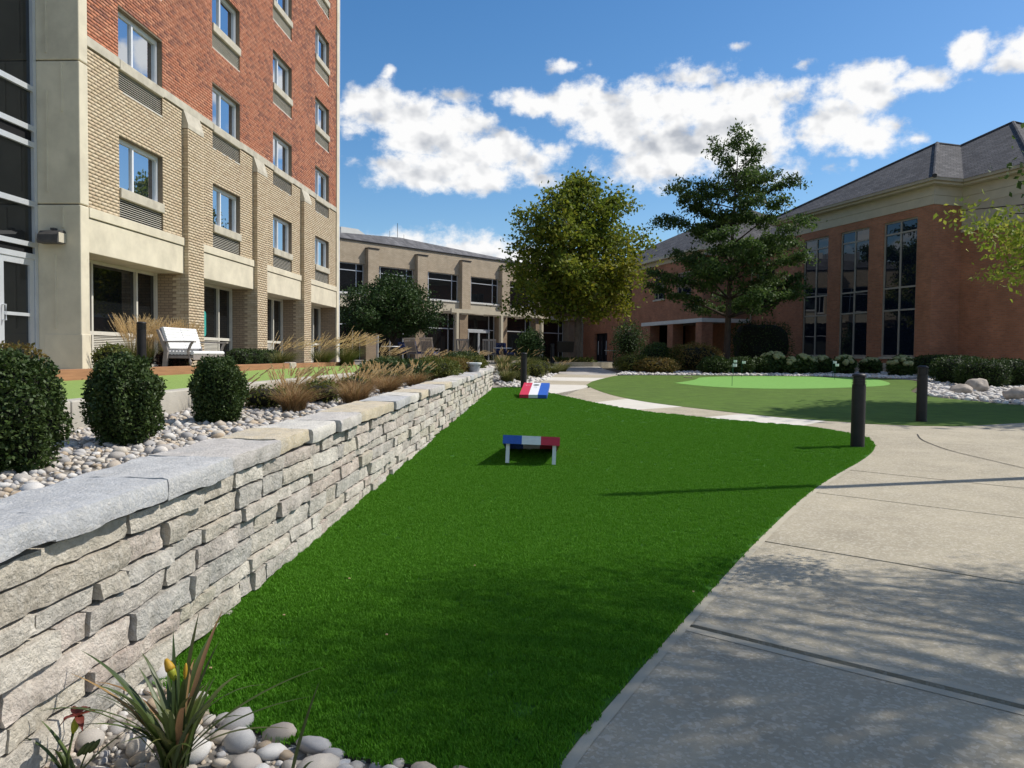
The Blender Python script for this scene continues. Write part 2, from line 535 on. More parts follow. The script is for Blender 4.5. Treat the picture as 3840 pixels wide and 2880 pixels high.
class MB:
    def __init__(s):
        s.v, s.f, s.t = [], [], []

    def add(s, vs, fs, t=.5):
        b = len(s.v)
        s.v += [tuple(map(float, x)) for x in vs]
        for f in fs:
            s.f.append([b + i for i in f])
            s.t.append(t)
        return s

    def box(s, x0, x1, y0, y1, z0, z1, t=.5, mtx=None):
        vs = [(x, y, z) for z in (z0, z1) for y in (y0, y1) for x in (x0, x1)]
        if mtx is not None:
            vs = [tuple(mtx @ Vector(v)) for v in vs]
        return s.add(vs, [(0, 2, 3, 1), (4, 5, 7, 6), (0, 1, 5, 4), (1, 3, 7, 5), (3, 2, 6, 7), (2, 0, 4, 6)], t)

    def quad(s, a, b, c, d, t=.5):
        return s.add([a, b, c, d], [(0, 1, 2, 3)], t)

    def prism(s, pts, z0, z1, t=.5):           # pts in plan, z0/z1 numbers or functions of (x,y)
        n = len(pts)
        a = z0 if callable(z0) else (lambda x, y: z0)
        b = z1 if callable(z1) else (lambda x, y: z1)
        vs = [(x, y, a(x, y)) for x, y in pts] + [(x, y, b(x, y)) for x, y in pts]
        fs = [tuple(range(n, 2 * n)), tuple(range(n - 1, -1, -1))] + [(i, (i + 1) % n, n + (i + 1) % n, n + i) for i in range(n)]
        return s.add(vs, fs, t)

    def tube(s, path, rad, n=8, t=.5, cap=True):
        path = [Vector(p) for p in path]
        vs, fs = [], []
        for i, p in enumerate(path):
            d = (path[min(i + 1, len(path) - 1)] - path[max(i - 1, 0)]).normalized()
            a = d.orthogonal().normalized() if abs(d.z) < .99 else Vector((1, 0, 0))
            if abs(d.z) >= .99:
                a = (Vector((1, 0, 0)) - d * d.x).normalized()
            else:
                a = Vector((0, 0, 1)).cross(d).normalized()
            b = d.cross(a)
            r = rad[i] if hasattr(rad, '__len__') else rad
            vs += [tuple(p + (a * math.cos(6.28319 * k / n) + b * math.sin(6.28319 * k / n)) * r) for k in range(n)]
        for i in range(len(path) - 1):
            for k in range(n):
                fs.append((i * n + k, i * n + (k + 1) % n, (i + 1) * n + (k + 1) % n, (i + 1) * n + k))
        if cap:
            fs.append(tuple(range(n - 1, -1, -1)))
            fs.append(tuple((len(path) - 1) * n + k for k in range(n)))
        return s.add(vs, fs, t)

    def lathe(s, prof, n=20, c=(0, 0, 0), t=.5):
        vs, fs = [], []
        for r, z in prof:
            vs += [(c[0] + r * math.cos(6.28319 * k / n), c[1] + r * math.sin(6.28319 * k / n), c[2] + z) for k in range(n)]
        for i in range(len(prof) - 1):
            for k in range(n):
                fs.append((i * n + k, i * n + (k + 1) % n, (i + 1) * n + (k + 1) % n, (i + 1) * n + k))
        fs.append(tuple(range(n - 1, -1, -1)))
        fs.append(tuple((len(prof) - 1) * n + k for k in range(n)))
        return s.add(vs, fs, t)

    def mesh(s, name, smooth=False, sharp=None):
        me = bpy.data.meshes.new(name)
        me.from_pydata(s.v, [], s.f)
        a = me.attributes.new('tint', 'FLOAT', 'FACE')
        a.data.foreach_set('value', np.array(s.t, dtype=np.float32))
        if smooth:
            me.polygons.foreach_set('use_smooth', np.ones(len(me.polygons), dtype=bool))
            if sharp:
                me.set_sharp_from_angle(angle=math.radians(sharp))
        return me

    def build(s, name, material, parent=None, smooth=False, sharp=None, bevel=0):
        o = place(name, s.mesh(name, smooth, sharp), material, parent)
        if bevel:
            b = o.modifiers.new('bevel', 'BEVEL')
            b.width = bevel
            b.segments = 2
            b.limit_method = 'ANGLE'
        return o


def tag(o, label=None, cat=None, group=None, kind=None):
    if label:
        o['label'] = label
    if cat:
        o['category'] = cat
    if group:
        o['group'] = group
    if kind:
        o['kind'] = kind
    return o


def empty(name, loc, rz=0, label=None, cat=None, group=None):
    o = bpy.data.objects.new(name, None)
    COL.objects.link(o)
    o.location = loc
    o.rotation_euler = (0, 0, rz)
    o.empty_display_size = .2
    return tag(o, label, cat, group)


def kids(o):
    return [c for c in bpy.data.objects if c.parent == o]


def copy_tree(o, parent=None):
    ch = list(o.children)
    c = o.copy()
    COL.objects.link(c)
    c.parent = parent
    for k in ch:
        copy_tree(k, c)
    return c


def leaf_cloud(P, size, tint, up=.35, aspect=.62, fold=True):
    """diamond leaves at the points P"""
    n = len(P)
    d = rng.normal(size=(n, 3))
    d /= np.linalg.norm(d, axis=1)[:, None]
    nr = rng.normal(size=(n, 3)) + np.array([0, 0, up * 3])
    s_ = np.cross(d, nr)
    s_ /= (np.linalg.norm(s_, axis=1)[:, None] + 1e-9)
    w = np.cross(d, s_)
    sz = (size * rng.uniform(.65, 1.35, n))[:, None]
    a = P
    b = P + d * sz * .5 + s_ * sz * aspect * .5 + w * sz * .08
    c = P + d * sz
    e = P + d * sz * .5 - s_ * sz * aspect * .5 + w * sz * .08
    V = np.stack([a, b, c, e], 1).reshape(-1, 3)
    Fc = np.arange(n * 4).reshape(n, 4)
    return V, Fc, tint


# ------------------------------------------------------------------ setting: ground
SLOPE = .0244


def poly_sheet(name, pts, zf, material, kind='structure', thick=.08, cell=None, parent=None):
    mb = MB()
    mb.prism(pts, lambda x, y: zf(x, y) - thick, zf)
    bm = bmesh.new()
    o = mb.build(name, material, parent)
    bm.from_mesh(o.data)
    bmesh.ops.triangulate(bm, faces=[f for f in bm.faces if len(f.verts) > 4])
    bm.to_mesh(o.data)
    bm.free()
    if kind:
        o['kind'] = kind
    return o


def grid_sheet(name, xs, ys, zf, material):
    V = np.array([(x, y, zf(x, y)) for y in ys for x in xs])
    nx = len(xs)
    Fc = np.array([(j * nx + i, j * nx + i + 1, (j + 1) * nx + i + 1, (j + 1) * nx + i) for j in range(len(ys) - 1) for i in range(nx - 1)])
    o = place(name, npmesh(name, V, Fc, np.full(len(Fc), .5), True), material)
    o['kind'] = 'structure'
    return o


gxs = [-1.75, -1.2, -.6, 0, .5, 1, 2, 4, 8, 14, 25, 60, 200, 600]
gys = [-200, -60, -20, -5, 0, 5, 10, 15, 20, 25, 30, 33, 35, 37, 40, 43, 50, 60, 100, 300, 900]
grid_sheet('ground', gxs, gys, lambda x, y: GZ(max(y, -8)) - .06, 'earth')


def PZ(x, y):                                   # planted bed and terrace level behind the stone wall
    p = .70 + .013 * min(max(y, 0), 21)
    if x < -3.4 and y < 15:
        p = .70 + .013 * min(max(y, 0), 21)
    if y > 14.5 and x < -3:
        t = min(1, (y - 14.5) / 4)
        p = p * (1 - t) + 1.0 * t
    if y > 20.71:
        g = GZ(y) - .02
        w = min(1, max(0, (-.1 - x) / 2.2))
        w = w * w * (3 - 2 * w)
        t = 1
        if x > -1.73:
            w *= min(1, (y - 20.7) / 4.0)
        p2 = g * (1 - w) + 1.0 * w
        p = p * (1 - t) + p2 * t
    return p


uxs = [-300, -60, -25, -12, -8, -6.5, -5, -4, -3.5, -3, -2.5, -2.2, -2, -1.8, -1.72]
uys = [-60, -5] + [i * .75 for i in range(0, 28)] + [20.71]
grid_sheet('upper_bed', uxs, uys, PZ, 'soil')
bxs = [-300, -60, -25, -12, -8, -5, -4, -3, -2.5, -2, -1.72, -1.3, -1, -.6, -.2, .1, .4]
bys = [20.72, 21, 22, 23, 25, 27, 30, 33, 36, 40, 44, 48, 55, 80, 300]
grid_sheet('back_bed', bxs, bys, lambda x, y: PZ(x, y) + .004, 'soil')

# lawn outline: photograph pixels of its kerb edge turned into ground points
c7 = lambda x, y: tuple(on_ground(1800 + x / 1.0843, 1250 + y / 1.0843)[:2])
cd = lambda x, y: tuple(on_ground(x * KD, y * KD)[:2])
c8 = lambda x, y: tuple(on_ground(2000 + x / 1.2022, 1800 + y / 1.2022)[:2])
LE = [c7(*p) for p in [(276, 240), (420, 272), (530, 295), (690, 320), (850, 335), (1000, 352), (1180, 365), (1320, 378), (1420, 392),
                       (1500, 405), (1570, 420), (1600, 440), (1610, 460), (1590, 490), (1530, 530), (1480, 555), (1340, 640)]]
LE += [c8(1010, 268), c8(860, 430), cd(1470, 1345), cd(1330, 1503), cd(1195, 1659), (-.06, 2.05)]


def chaikin(pts, n=2):
    for _ in range(n):
        q = [pts[0]]
        for a, b in zip(pts, pts[1:]):
            q += [(a[0] * .75 + b[0] * .25, a[1] * .75 + b[1] * .25), (a[0] * .25 + b[0] * .75, a[1] * .25 + b[1] * .75)]
        pts = q + [pts[-1]]
    return pts


LEs = chaikin(LE, 2)
lawn_low = [(-.06, 2.30), (-.25, 2.38), (-.45, 2.41), (-.63, 2.44), (-.82, 2.50), (-1.0, 2.58), (-1.2, 2.70), (-1.4, 2.84), (-1.6, 2.98)]
LAWN = [p for p in LEs if p[1] > 2.31] + lawn_low + [(-1.62, 10), (-1.62, 20.5), (-1.2, 20.95), (-.75, 20.9), (-.35, 20.3)]
lawnz = lambda x, y: SLOPE * y
lawn = poly_sheet('lawn', LAWN, lawnz, 'turf_base')

# fairway and putting green
FW = [c7(*p) for p in [(432, 210), (460, 225), (530, 250), (650, 275), (800, 295), (1000, 318), (1200, 340), (1400, 355), (1500, 360), (1560, 367), (1780, 375), (1950, 377), (2050, 372), (2212, 362)]]
FW += [(10.5, 14.6), (13.5, 15.2)]
FWb = [(13.5, 16.0)] + [c7(*p) for p in [(2212, 295), (2000, 275), (1830, 258), (1765, 242)]] + [(9.9, 21.8), (11.4, 24.5), (12.55, 27.0), (12.3, 28.2), (10.2, 29.2), (8.5, 29.5), (6.5, 29.1), (4.5, 28.8), (2.46, 28.5), (1.9, 26.6), (1.3, 24.3)]
FAIR = chaikin(FW, 2) + chaikin(FWb, 2)
poly_sheet('fairway', FAIR, lambda x, y: SLOPE * y + .002, 'fairway')
GR = [c7(*p) for p in [(790, 203), (880, 190), (890, 178)]] + [(7.5, 28.9), (9.5, 28.9), (11.0, 28.6), (11.5, 27.6)] + [c7(*p) for p in [(1690, 210), (1550, 220), (1250, 228), (1000, 222), (880, 213), (790, 203)]]
GRs = chaikin(GR, 2)
poly_sheet('putting_green', GRs[:-1], lambda x, y: SLOPE * y + .008, 'green_turf', thick=.02)

# concrete path: one slab object per panel
path = empty('path', (0, 0, 0))
path['kind'] = 'structure'
poly_sheet('path_base', [(-.4, 1.0), (12, 1.0), (15, 15.5), (8, 14), (5.2, 14), (1.6, 22), (1.6, 30), (2.6, 40), (-4, 40), (-1.5, 30), (-.6, 20.6), (.3, 18), (3.9, 12.8), (4.6, 11), (4.2, 9.8), (2.2, 7), (.55, 3.7)],
           lambda x, y: GZ(y) - .045, 'joint_dark', thick=.1)


def clip_poly(poly, p, n):                       # keep the side where (x-p).n >= 0
    out = []
    for i in range(len(poly)):
        a, b = poly[i], poly[(i + 1) % len(poly)]
        da = (a[0] - p[0]) * n[0] + (a[1] - p[1]) * n[1]
        db = (b[0] - p[0]) * n[0] + (b[1] - p[1]) * n[1]
        if da >= 0:
            out.append(a)
        if da * db < 0:
            t = da / (da - db)
            out.append((a[0] + (b[0] - a[0]) * t, a[1] + (b[1] - a[1]) * t))
    return out


def slab(poly, material, dz=0.0):
    if len(poly) < 3:
        return
    o = poly_sheet('slab', poly, lambda x, y: GZ(y) - .004 + dz, material, kind=None, thick=.05, parent=path)
    return o


jd = np.array([1.27, -.85])
jd /= np.linalg.norm(jd)
jn = (0.556, 0.831)
plaza_left = [p for p in LEs if p[1] < 12.6]
PL = plaza_left + [(0.0, 1.0), (12, 1.0), (14, 10), (13.6, 15.1), (10.5, 14.5)] + [(8.07, 13.5), (7.1, 13.03), (6.6, 12.78), (5.95, 12.76), (5.16, 12.94), (5.02, 13.18), (4.66, 13.33)]
cuts = [(.64, 3.73), (1.43, 5.33), (2.35, 7.09), (3.14, 8.34)]
gap = .011
prev = None
for i in range(len(cuts) + 1):
    poly = PL
    if i > 0:
        g = gap * (1.6 if i == 1 else 1)
        poly = clip_poly(poly, (cuts[i - 1][0] + jn[0] * g, cuts[i - 1][1] + jn[1] * g), jn)
    if i < len(cuts):
        g = gap * (1.6 if i == 0 else 1)
        poly = clip_poly(poly, (cuts[i][0] - jn[0] * g, cuts[i][1] - jn[1] * g), (-jn[0], -jn[1]))
    if i == len(cuts):                            # upper plaza: one more straight joint across
        a = clip_poly(poly, (4.42, 10.64), (-.12, -.99))
        b = clip_poly(poly, (4.42, 10.655), (.12, .99))
        slab(a, 'slab_tan')
        slab(b, 'slab_tan', -.001)
    else:
        # long slabs have a joint off to the right as well
        a = clip_poly(poly, (cuts[min(i, 3)][0] + 3.2, cuts[min(i, 3)][1] - 2.1), (-.8, .5))
        b = clip_poly(poly, (cuts[min(i, 3)][0] + 3.212, cuts[min(i, 3)][1] - 2.108), (.8, -.5))
        slab(a, 'slab_tan', -.0005 * (i % 2))
        slab(b, 'slab_tan')
# curved tooled joint on the upper plaza
cj = MB()
pts = chaikin([tuple(on_ground(*p)[:2]) for p in [(3440, 1628), (3450, 1645), (3480, 1660), (3560, 1690), (3700, 1722), (3840, 1755), (4100, 1815)]], 2)
for a, b in zip(pts, pts[1:]):
    d = np.array([b[0] - a[0], b[1] - a[1]])
    n = np.array([-d[1], d[0]]) / (np.linalg.norm(d) + 1e-9) * .008
    cj.quad((a[0] - n[0], a[1] - n[1], GZ(a[1]) + .0015), (b[0] - n[0], b[1] - n[1], GZ(b[1]) + .0015), (b[0] + n[0], b[1] + n[1], GZ(b[1]) + .0015), (a[0] + n[0], a[1] + n[1], GZ(a[1]) + .0015))
cj.build('tooled_joint', 'joint_dark', path)

# smooth trowelled margins along the lawn edge and beside the widest joint
def margin(pts, w0, w1, side):
    mb_ = MB()
    q_ = []
    for i_, p_ in enumerate(pts):
        a_, b_ = pts[max(0, i_ - 1)], pts[min(len(pts) - 1, i_ + 1)]
        d_ = np.array([b_[0] - a_[0], b_[1] - a_[1]])
        d_ /= np.linalg.norm(d_) + 1e-9
        q_.append((p_[0], p_[1], -d_[1] * side, d_[0] * side))
    for (x0, y0, a0_, b0_), (x1, y1, a1_, b1_) in zip(q_, q_[1:]):
        vs_ = [(x0 + a0_ * w0, y0 + b0_ * w0), (x1 + a1_ * w0, y1 + b1_ * w0), (x1 + a1_ * w1, y1 + b1_ * w1), (x0 + a0_ * w1, y0 + b0_ * w1)]
        vs_ = [(x, y, GZ(y) - .0015) for x, y in vs_]
        mb_.add(vs_ if side > 0 else vs_[::-1], [(0, 1, 2, 3)])
    mb_.build('slab_margin', 'slab_edge', path)


margin([p for p in LEs if 2.0 < p[1] < 9.4], .004, .05, 1)
ja, jb = np.array([.64, 3.73]), np.array([.64, 3.73]) + jd * 4.5
margin([tuple(ja + jd * .06), tuple(jb)], .02, .075, 1)
margin([tuple(ja + jd * .06), tuple(jb)], .02, .075, -1)

# winding part of the path: alternate pale and tan slabs
c5x = lambda x, y: np.array(on_ground(2400 + x / 2.765, 1250 + y / 2.765)[:2])
d4 = lambda x, y: np.array(on_ground(1700 + x / 3.687, 1150 + y / 3.687)[:2])


def interp_poly(pts, t):
    return pts


FWs = chaikin(FW, 2)


def nearest(pl, p):
    return min(range(len(pl)), key=lambda i: (pl[i][0] - p[0]) ** 2 + (pl[i][1] - p[1]) ** 2)


# boundaries as (lawn side index, fairway side index), walking away from the camera
bounds = [(c7(1420, 392), c7(1400, 355)), (c5x(1650, 955), c5x(1930, 903)), (c5x(760, 860), c5x(1080, 828)), (c5x(30, 783), c5x(440, 755)), (d4(1900, 1330), d4(2212, 1262)),
          (d4(1310, 1200), d4(1840, 1112))]
bi = [(nearest(LEs, a), nearest(FWs, b)) for a, b in bounds]
mats_ = ['slab_tan', 'slab_light', 'slab_tan', 'slab_light', 'slab_tan']
for k in range(len(bi) - 1):
    (l0, f0), (l1, f1) = bi[k], bi[k + 1]
    lp = [LEs[i] for i in range(l0, l1 - 1, -1)]
    fp = [FWs[i] for i in range(f1, f0 + 1)]
    poly = lp + fp
    if len(poly) >= 3:
        slab(poly, mats_[k])
far = [[(-.35, 20.25), (-.07, 19.2), (.3, 18.1), (1.05, 21.9), (1.02, 22.4), (-.60, 22.6), (-.75, 20.95)],
       [(-.60, 22.62), (1.02, 22.42), (1.32, 24.4), (-.25, 24.6)],
       [(-.25, 24.62), (1.32, 24.42), (1.85, 26.5), (.0, 26.7)],
       [(0, 26.72), (1.85, 26.52), (2.45, 28.5), (.2, 28.8)],
       [(.2, 28.82), (2.45, 28.52), (2.6, 31), (2.3, 34), (-.5, 34), (-.2, 31)],
       [(-.5, 34.02), (2.3, 34.02), (2.3, 37.5), (-3.2, 37.5)]]
for k, p in enumerate(far):
    slab(p, ['slab_light', 'slab_tan', 'slab_light', 'slab_tan', 'slab_grey', 'slab_grey'][k])


# ------------------------------------------------------------------ wall building helpers (local frame: x along the wall, -y outward)
def grid_cells(u0, u1, z0, z1, ops):
    us = sorted({u0, u1, *[min(max(a, u0), u1) for o in ops for a in (o[0], o[1])]})
    zs = sorted({z0, z1, *[min(max(a, z0), z1) for o in ops for a in (o[2], o[3])]})
    for a, b in zip(us, us[1:]):
        for c, d in zip(zs, zs[1:]):
            mu, mz = (a + b) / 2, (c + d) / 2
            if not any(o[0] < mu < o[1] and o[2] < mz < o[3] for o in ops):
                yield a, b, c, d


def wall_face(mb, u0, u1, z0, z1, v, ops=(), depth=.15):
    for a, b, c, d in grid_cells(u0, u1, z0, z1, ops):
        mb.quad((a, v, c), (b, v, c), (b, v, d), (a, v, d))
    for a, b, c, d in ops:                        # reveals
        a, b, c, d = max(a, u0), min(b, u1), max(c, z0), min(d, z1)
        if a >= b or c >= d:
            continue
        w = v + depth
        mb.quad((a, v, c), (a, v, d), (a, w, d), (a, w, c))
        mb.quad((b, v, c), (b, w, c), (b, w, d), (b, v, d))
        mb.quad((a, v, d), (b, v, d), (b, w, d), (a, w, d))
        mb.quad((a, v, c), (a, w, c), (b, w, c), (b, v, c))


BW, BH, JT = .203, .0677, .0085


def lay_bricks(u0, u1, z0, z1, ops):
    """list of (ua, ub, za, zb) for running-bond bricks around the openings"""
    out = []
    nrow = int(round((z1 - z0) / BH))
    for r in range(nrow):
        za, zb = z0 + r * BH + JT / 2, min(z0 + (r + 1) * BH - JT / 2, z1)
        zm = (za + zb) / 2
        spans = [(u0, u1)]
        for o in ops:
            if o[2] < zm < o[3]:
                ns = []
                for a, b in spans:
                    if o[1] <= a or o[0] >= b:
                        ns.append((a, b))
                    else:
                        if o[0] > a:
                            ns.append((a, o[0]))
                        if o[1] < b:
                            ns.append((o[1], b))
                spans = ns
        off = (BW / 2) * (r % 2)
        for a, b in spans:
            k = math.floor((a - off) / BW)
            x = off + k * BW
            while x < b:
                s, e = max(x + JT / 2, a), min(x + BW - JT / 2, b)
                if e - s > .02:
                    out.append((s, e, za, zb))
                x += BW
    return out


def brick_mesh(name, br, v, back, tints):
    br = np.array(br)
    n = len(br)
    jit = rng.uniform(-.0015, .0015, n)
    V = np.zeros((n, 8, 3))
    for i, (cu, cz) in enumerate(((0, 2), (1, 2), (1, 3), (0, 3))):
        V[:, i, 0], V[:, i, 2], V[:, i, 1] = br[:, cu], br[:, cz], v + jit
        V[:, i + 4, 0], V[:, i + 4, 2], V[:, i + 4, 1] = br[:, cu], br[:, cz], back
    base = (np.arange(n) * 8)[:, None, None]
    f = np.array([(0, 1, 2, 3), (0, 4, 5, 1), (1, 5, 6, 2), (2, 6, 7, 3), (3, 7, 4, 0)])[None]
    return npmesh(name, V.reshape(-1, 3), (base + f).reshape(-1, 4), np.repeat(tints, 5))


def shared_bricks(bricks, v, material, parent, count=12):
    """single brick objects that share a few meshes"""
    protos = []
    for i in range(count):
        t = (i + .5) / count
        protos.append(brick_mesh('brick', [(0, BW - JT, 0, BH - JT)], 0, .0065, np.array([t])))
    for b in bricks:
        o = place('brick', protos[R.randrange(count)], material, parent, (b[0], v + R.uniform(-.001, .001), b[2]))


# ------------------------------------------------------------------ the tall residence on the left
res = empty('apartment_building', (-9, 0, 0), math.radians(90), 'tall apartment building of red over tan brick with white sliding windows, left of the lawn', 'building')
U0, U1, ZT = 14.5, 32.0, 18.6
FLOORS = [0, 1, 2, 3, 4]
WCOL = [15.67, 20.09, 24.51, 28.93]
WW = 1.80
ops = []
for c in WCOL:
    for f in FLOORS:
        ops.append((c, c + WW, 4.15 + 2.63 * f, 5.85 + 2.63 * f))
mb = MB()
wall_face(mb, U0, U1, 4.16, ZT, .006, ops, .20)
mb.quad((U1, .012, 1.0), (U1, 12, 1.0), (U1, 12, ZT), (U1, .012, ZT))
mb.quad((14.27, 1.0, ZT), (U1, 1.0, ZT), (U1, 12, ZT), (14.27, 12, ZT))
mb.build('wall_core', 'tan_mortar', res)
tanb = lay_bricks(U0 + .0, U1 - .28, 4.16, 7.24, ops)
redb = lay_bricks(U0 + .0, U1 - .28, 7.43, ZT, ops)
full = [b for b in tanb if abs(b[1] - b[0] - (BW - JT)) < .001 and b[0] < 18.3]
full.sort(key=lambda b: b[0] - .15 * abs(b[2] - 5.5))
single = full[:300]
sset = {(round(b[0], 4), round(b[2], 4)) for b in single}
rest = [b for b in tanb if (round(b[0], 4), round(b[2], 4)) not in sset]
shared_bricks(single, 0, 'tan_brick', res)
o = place('tan_brickwork', brick_mesh('tan_brickwork', rest, 0, .0065, rng.random(len(rest))), 'tan_brick', res)
o['kind'] = 'stuff'
# dark bricks come in drifts on the red wall
tt = np.array([min(.999, max(0, .5 * R.random() + .75 * (noise.noise((b[0] * .55, b[2] * .45, 3.1)) * .5 + .5) + .22 * (R.random() - .5) - .12)) for b in redb])
o = place('red_brickwork', brick_mesh('red_brickwork', redb, 0, .0065, tt), 'red_brick', res)
o['kind'] = 'stuff'
# stone belt between the tan and the red brick, broken by the windows
edges = [14.5] + [x for c in WCOL for x in (c - .0, c + WW + .0)] + [U1 - .28]
for a, b in zip(edges[::2], edges[1::2]):
    MB().box(a, b, -.035, .1, 7.24, 7.43).build('belt_course', 'cast_stone', res, bevel=.008)
# end strip of concrete at the far corner
MB().box(U1 - .28, U1 + .02, -.05, .4, 1.0, ZT).build('corner_strip', 'concrete', res)
MB().tube([(U1 + .06, -.02, 1.0), (U1 + .06, -.02, ZT)], .05, 8).build('downpipe', 'white_metal', res)

# windows
for ci, c in enumerate(WCOL):
    for f in FLOORS:
        zb = 4.78 + 2.63 * f
        zt = 5.85 + 2.63 * f
        v = .12
        fr = MB()
        t = .055
        fr.box(c, c + WW, v, v + .07, zt - t - .03, zt)
        fr.box(c, c + WW, v, v + .07, zb, zb + t)
        fr.box(c, c + t, v, v + .07, zb + t, zt - t - .03)
        fr.box(c + WW - t, c + WW, v, v + .07, zb + t, zt - t - .03)
        w = fr.build('window', 'white_metal', res)
        mid = c + WW * .40
        MB().box(mid - .03, mid + .03, v - .012, v + .06, zb + t, zt - t - .03).build('mullion', 'white_metal', w)
        for a, b, dv in ((c + t, mid - .03, .035), (mid + .03, c + WW - t, .05)):
            tilt = R.uniform(-.006, .006)
            MB().quad((a, v + dv + tilt, zb + t), (b, v + dv - tilt, zb + t), (b, v + dv - tilt, zt - t - .03), (a, v + dv + tilt, zt - t - .03)).build('pane', 'glass_blue', w)
        MB().box(c + .002, c + WW - .002, -.045, .19, zb - .205, zb - .001).build('sill', 'cast_stone', res, bevel=.01)
        zl0, zl1 = 4.165 + 2.63 * f, zb - .21
        g = MB()
        g.box(c + .01, c + WW - .01, .14, .16, zl0, zl1)
        lo = g.build('louver', 'black_void', res)
        s_ = MB()
        n = 9
        for i in range(n):
            z = zl0 + (i + .5) * (zl1 - zl0) / n
            s_.add([(c + .02, .03, z - .014), (c + WW - .02, .03, z - .014), (c + WW - .02, .10, z + .018), (c + .02, .10, z + .018),
                    (c + .02, .03, z - .006), (c + WW - .02, .03, z - .006), (c + WW - .02, .10, z + .026), (c + .02, .10, z + .026)],
                   [(0, 1, 5, 4), (4, 5, 6, 7), (0, 3, 2, 1)])
        s_.box(c + .0, c + WW, .0, .05, zl0 - .03, zl0)
        s_.build('louver_slats', 'louver_white', lo)

# ground floor: recessed storefronts between brick pilasters
PIL = [(18.42, 19.25), (22.83, 23.63), (27.22, 28.02)]
bays = [(14.55, 18.42), (19.25, 22.83), (23.63, 27.22), (28.02, 31.72)]
for a, b in bays:
    p = MB()
    p.box(a, b, -.02, .66, 3.29, 3.95)
    p.box(a, b, -.05, .3, 3.965, 4.158)
    p.build('spandrel_panel', 'concrete', res, bevel=.01)
for (a, b) in PIL:
    core = MB().box(a + .006, b - .006, -.128, .9, 1.0, 6.80)
    core.build('pilaster', 'tan_mortar', res)
    br = lay_bricks(a, b, 1.03, 6.80, [])
    rows = brick_mesh('pilaster_brickwork', br, -.14, -.129, rng.random(len(br)))
    o = place('pilaster_brickwork', rows, 'tan_brick', res)
    o['kind'] = 'stuff'
    # brick returns on the near side of the pilaster
    sb = MB()
    nrow = int((6.80 - 1.03) / BH)
    for r in range(nrow):
        z0 = 1.03 + r * BH + JT / 2
        if z0 > 4.16 - BH or True:
            if r % 2:
                cuts_ = [(-.14, .06), (.07, .26)]
            else:
                cuts_ = [(-.14, -.04), (-.03, .17)]
            for y0, y1 in cuts_:
                if z0 > 4.1:
                    y1 = min(y1, 0.0)
                if y1 > y0:
                    sb.box(a - .004, a + .02, y0, y1, z0, z0 + BH - JT, R.random())
    o = sb.build('pilaster_side_brickwork', 'tan_brick', res)
    o['kind'] = 'stuff'
    cp = MB()
    cp.add([(a - .01, -.15, 6.80), (b + .01, -.15, 6.80), (b + .01, .02, 6.80), (a - .01, .02, 6.80), (a - .01, -.15, 6.90), (b + .01, -.15, 6.90), (b + .01, -.04, 7.238), (a - .01, -.04, 7.238), (b + .01, .02, 7.238), (a - .01, .02, 7.238)],
           [(0, 1, 5, 4), (4, 5, 6, 7), (7, 6, 8, 9), (0, 4, 7, 9, 3), (1, 2, 8, 6, 5), (0, 3, 2, 1)])
    cp.build('pilaster_cap', 'cast_stone', res)
for i, (a, b) in enumerate(bays):
    v = .66
    # side and back walls of the recess
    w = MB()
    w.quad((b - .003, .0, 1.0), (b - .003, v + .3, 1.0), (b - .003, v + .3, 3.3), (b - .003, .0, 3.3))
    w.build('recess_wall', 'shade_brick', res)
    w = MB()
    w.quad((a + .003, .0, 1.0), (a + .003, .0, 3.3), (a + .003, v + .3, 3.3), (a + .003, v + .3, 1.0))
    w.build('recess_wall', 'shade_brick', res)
    gl = a + .12
    gr = b - .02
    st = MB()
    m1 = b - 2.70
    m2 = b - .95
    zsil = 1.76
    for u in (m1 - .03, m2 - .03, gr - .06):
        st.box(u, u + .06, v - .03, v + .08, 1.02, 3.288)
    st.box(gl, gr, v - .028, v + .078, zsil - .04, zsil + .04)
    st.box(gl, gr, v - .028, v + .078, 3.22, 3.286)
    st.box(gl, gr, v - .026, v + .076, 1.02, 1.08)
    sf = st.build('storefront_window', 'louver_white', res)
    for (x0, x1) in ((gl, m1 - .03), (m1 + .03, m2 - .03), (m2 + .03, gr - .06)):
        if x1 - x0 > .02:
            MB().quad((x0, v + .04, zsil + .04), (x1, v + .04, zsil + .04), (x1, v + .04, 3.22), (x0, v + .04, 3.22)).build('pane', 'glass_dark', sf)
    MB().quad((m2 + .03, v + .04, 1.08), (gr - .06, v + .04, 1.08), (gr - .06, v + .04, zsil - .04), (m2 + .03, v + .04, zsil - .04)).build('pane', 'glass_dark', sf)
    lv = MB()
    for k in range(17):
        z = 1.10 + k * .037
        lv.add([(m1 + .03, v - .01, z), (m2 - .03, v - .01, z), (m2 - .03, v + .03, z + .027), (m1 + .03, v + .03, z + .027)], [(0, 1, 2, 3)])
        lv.add([(m1 + .03, v - .01, z - .006), (m2 - .03, v - .01, z - .006), (m2 - .03, v - .01, z), (m1 + .03, v - .01, z)], [(0, 1, 2, 3)])
    lv.build('louver_slats', 'louver_white', sf)
    MB().box(m1 + .03, m2 - .03, v + .05, v + .07, 1.06, zsil).build('louver_back', 'black_void', sf)

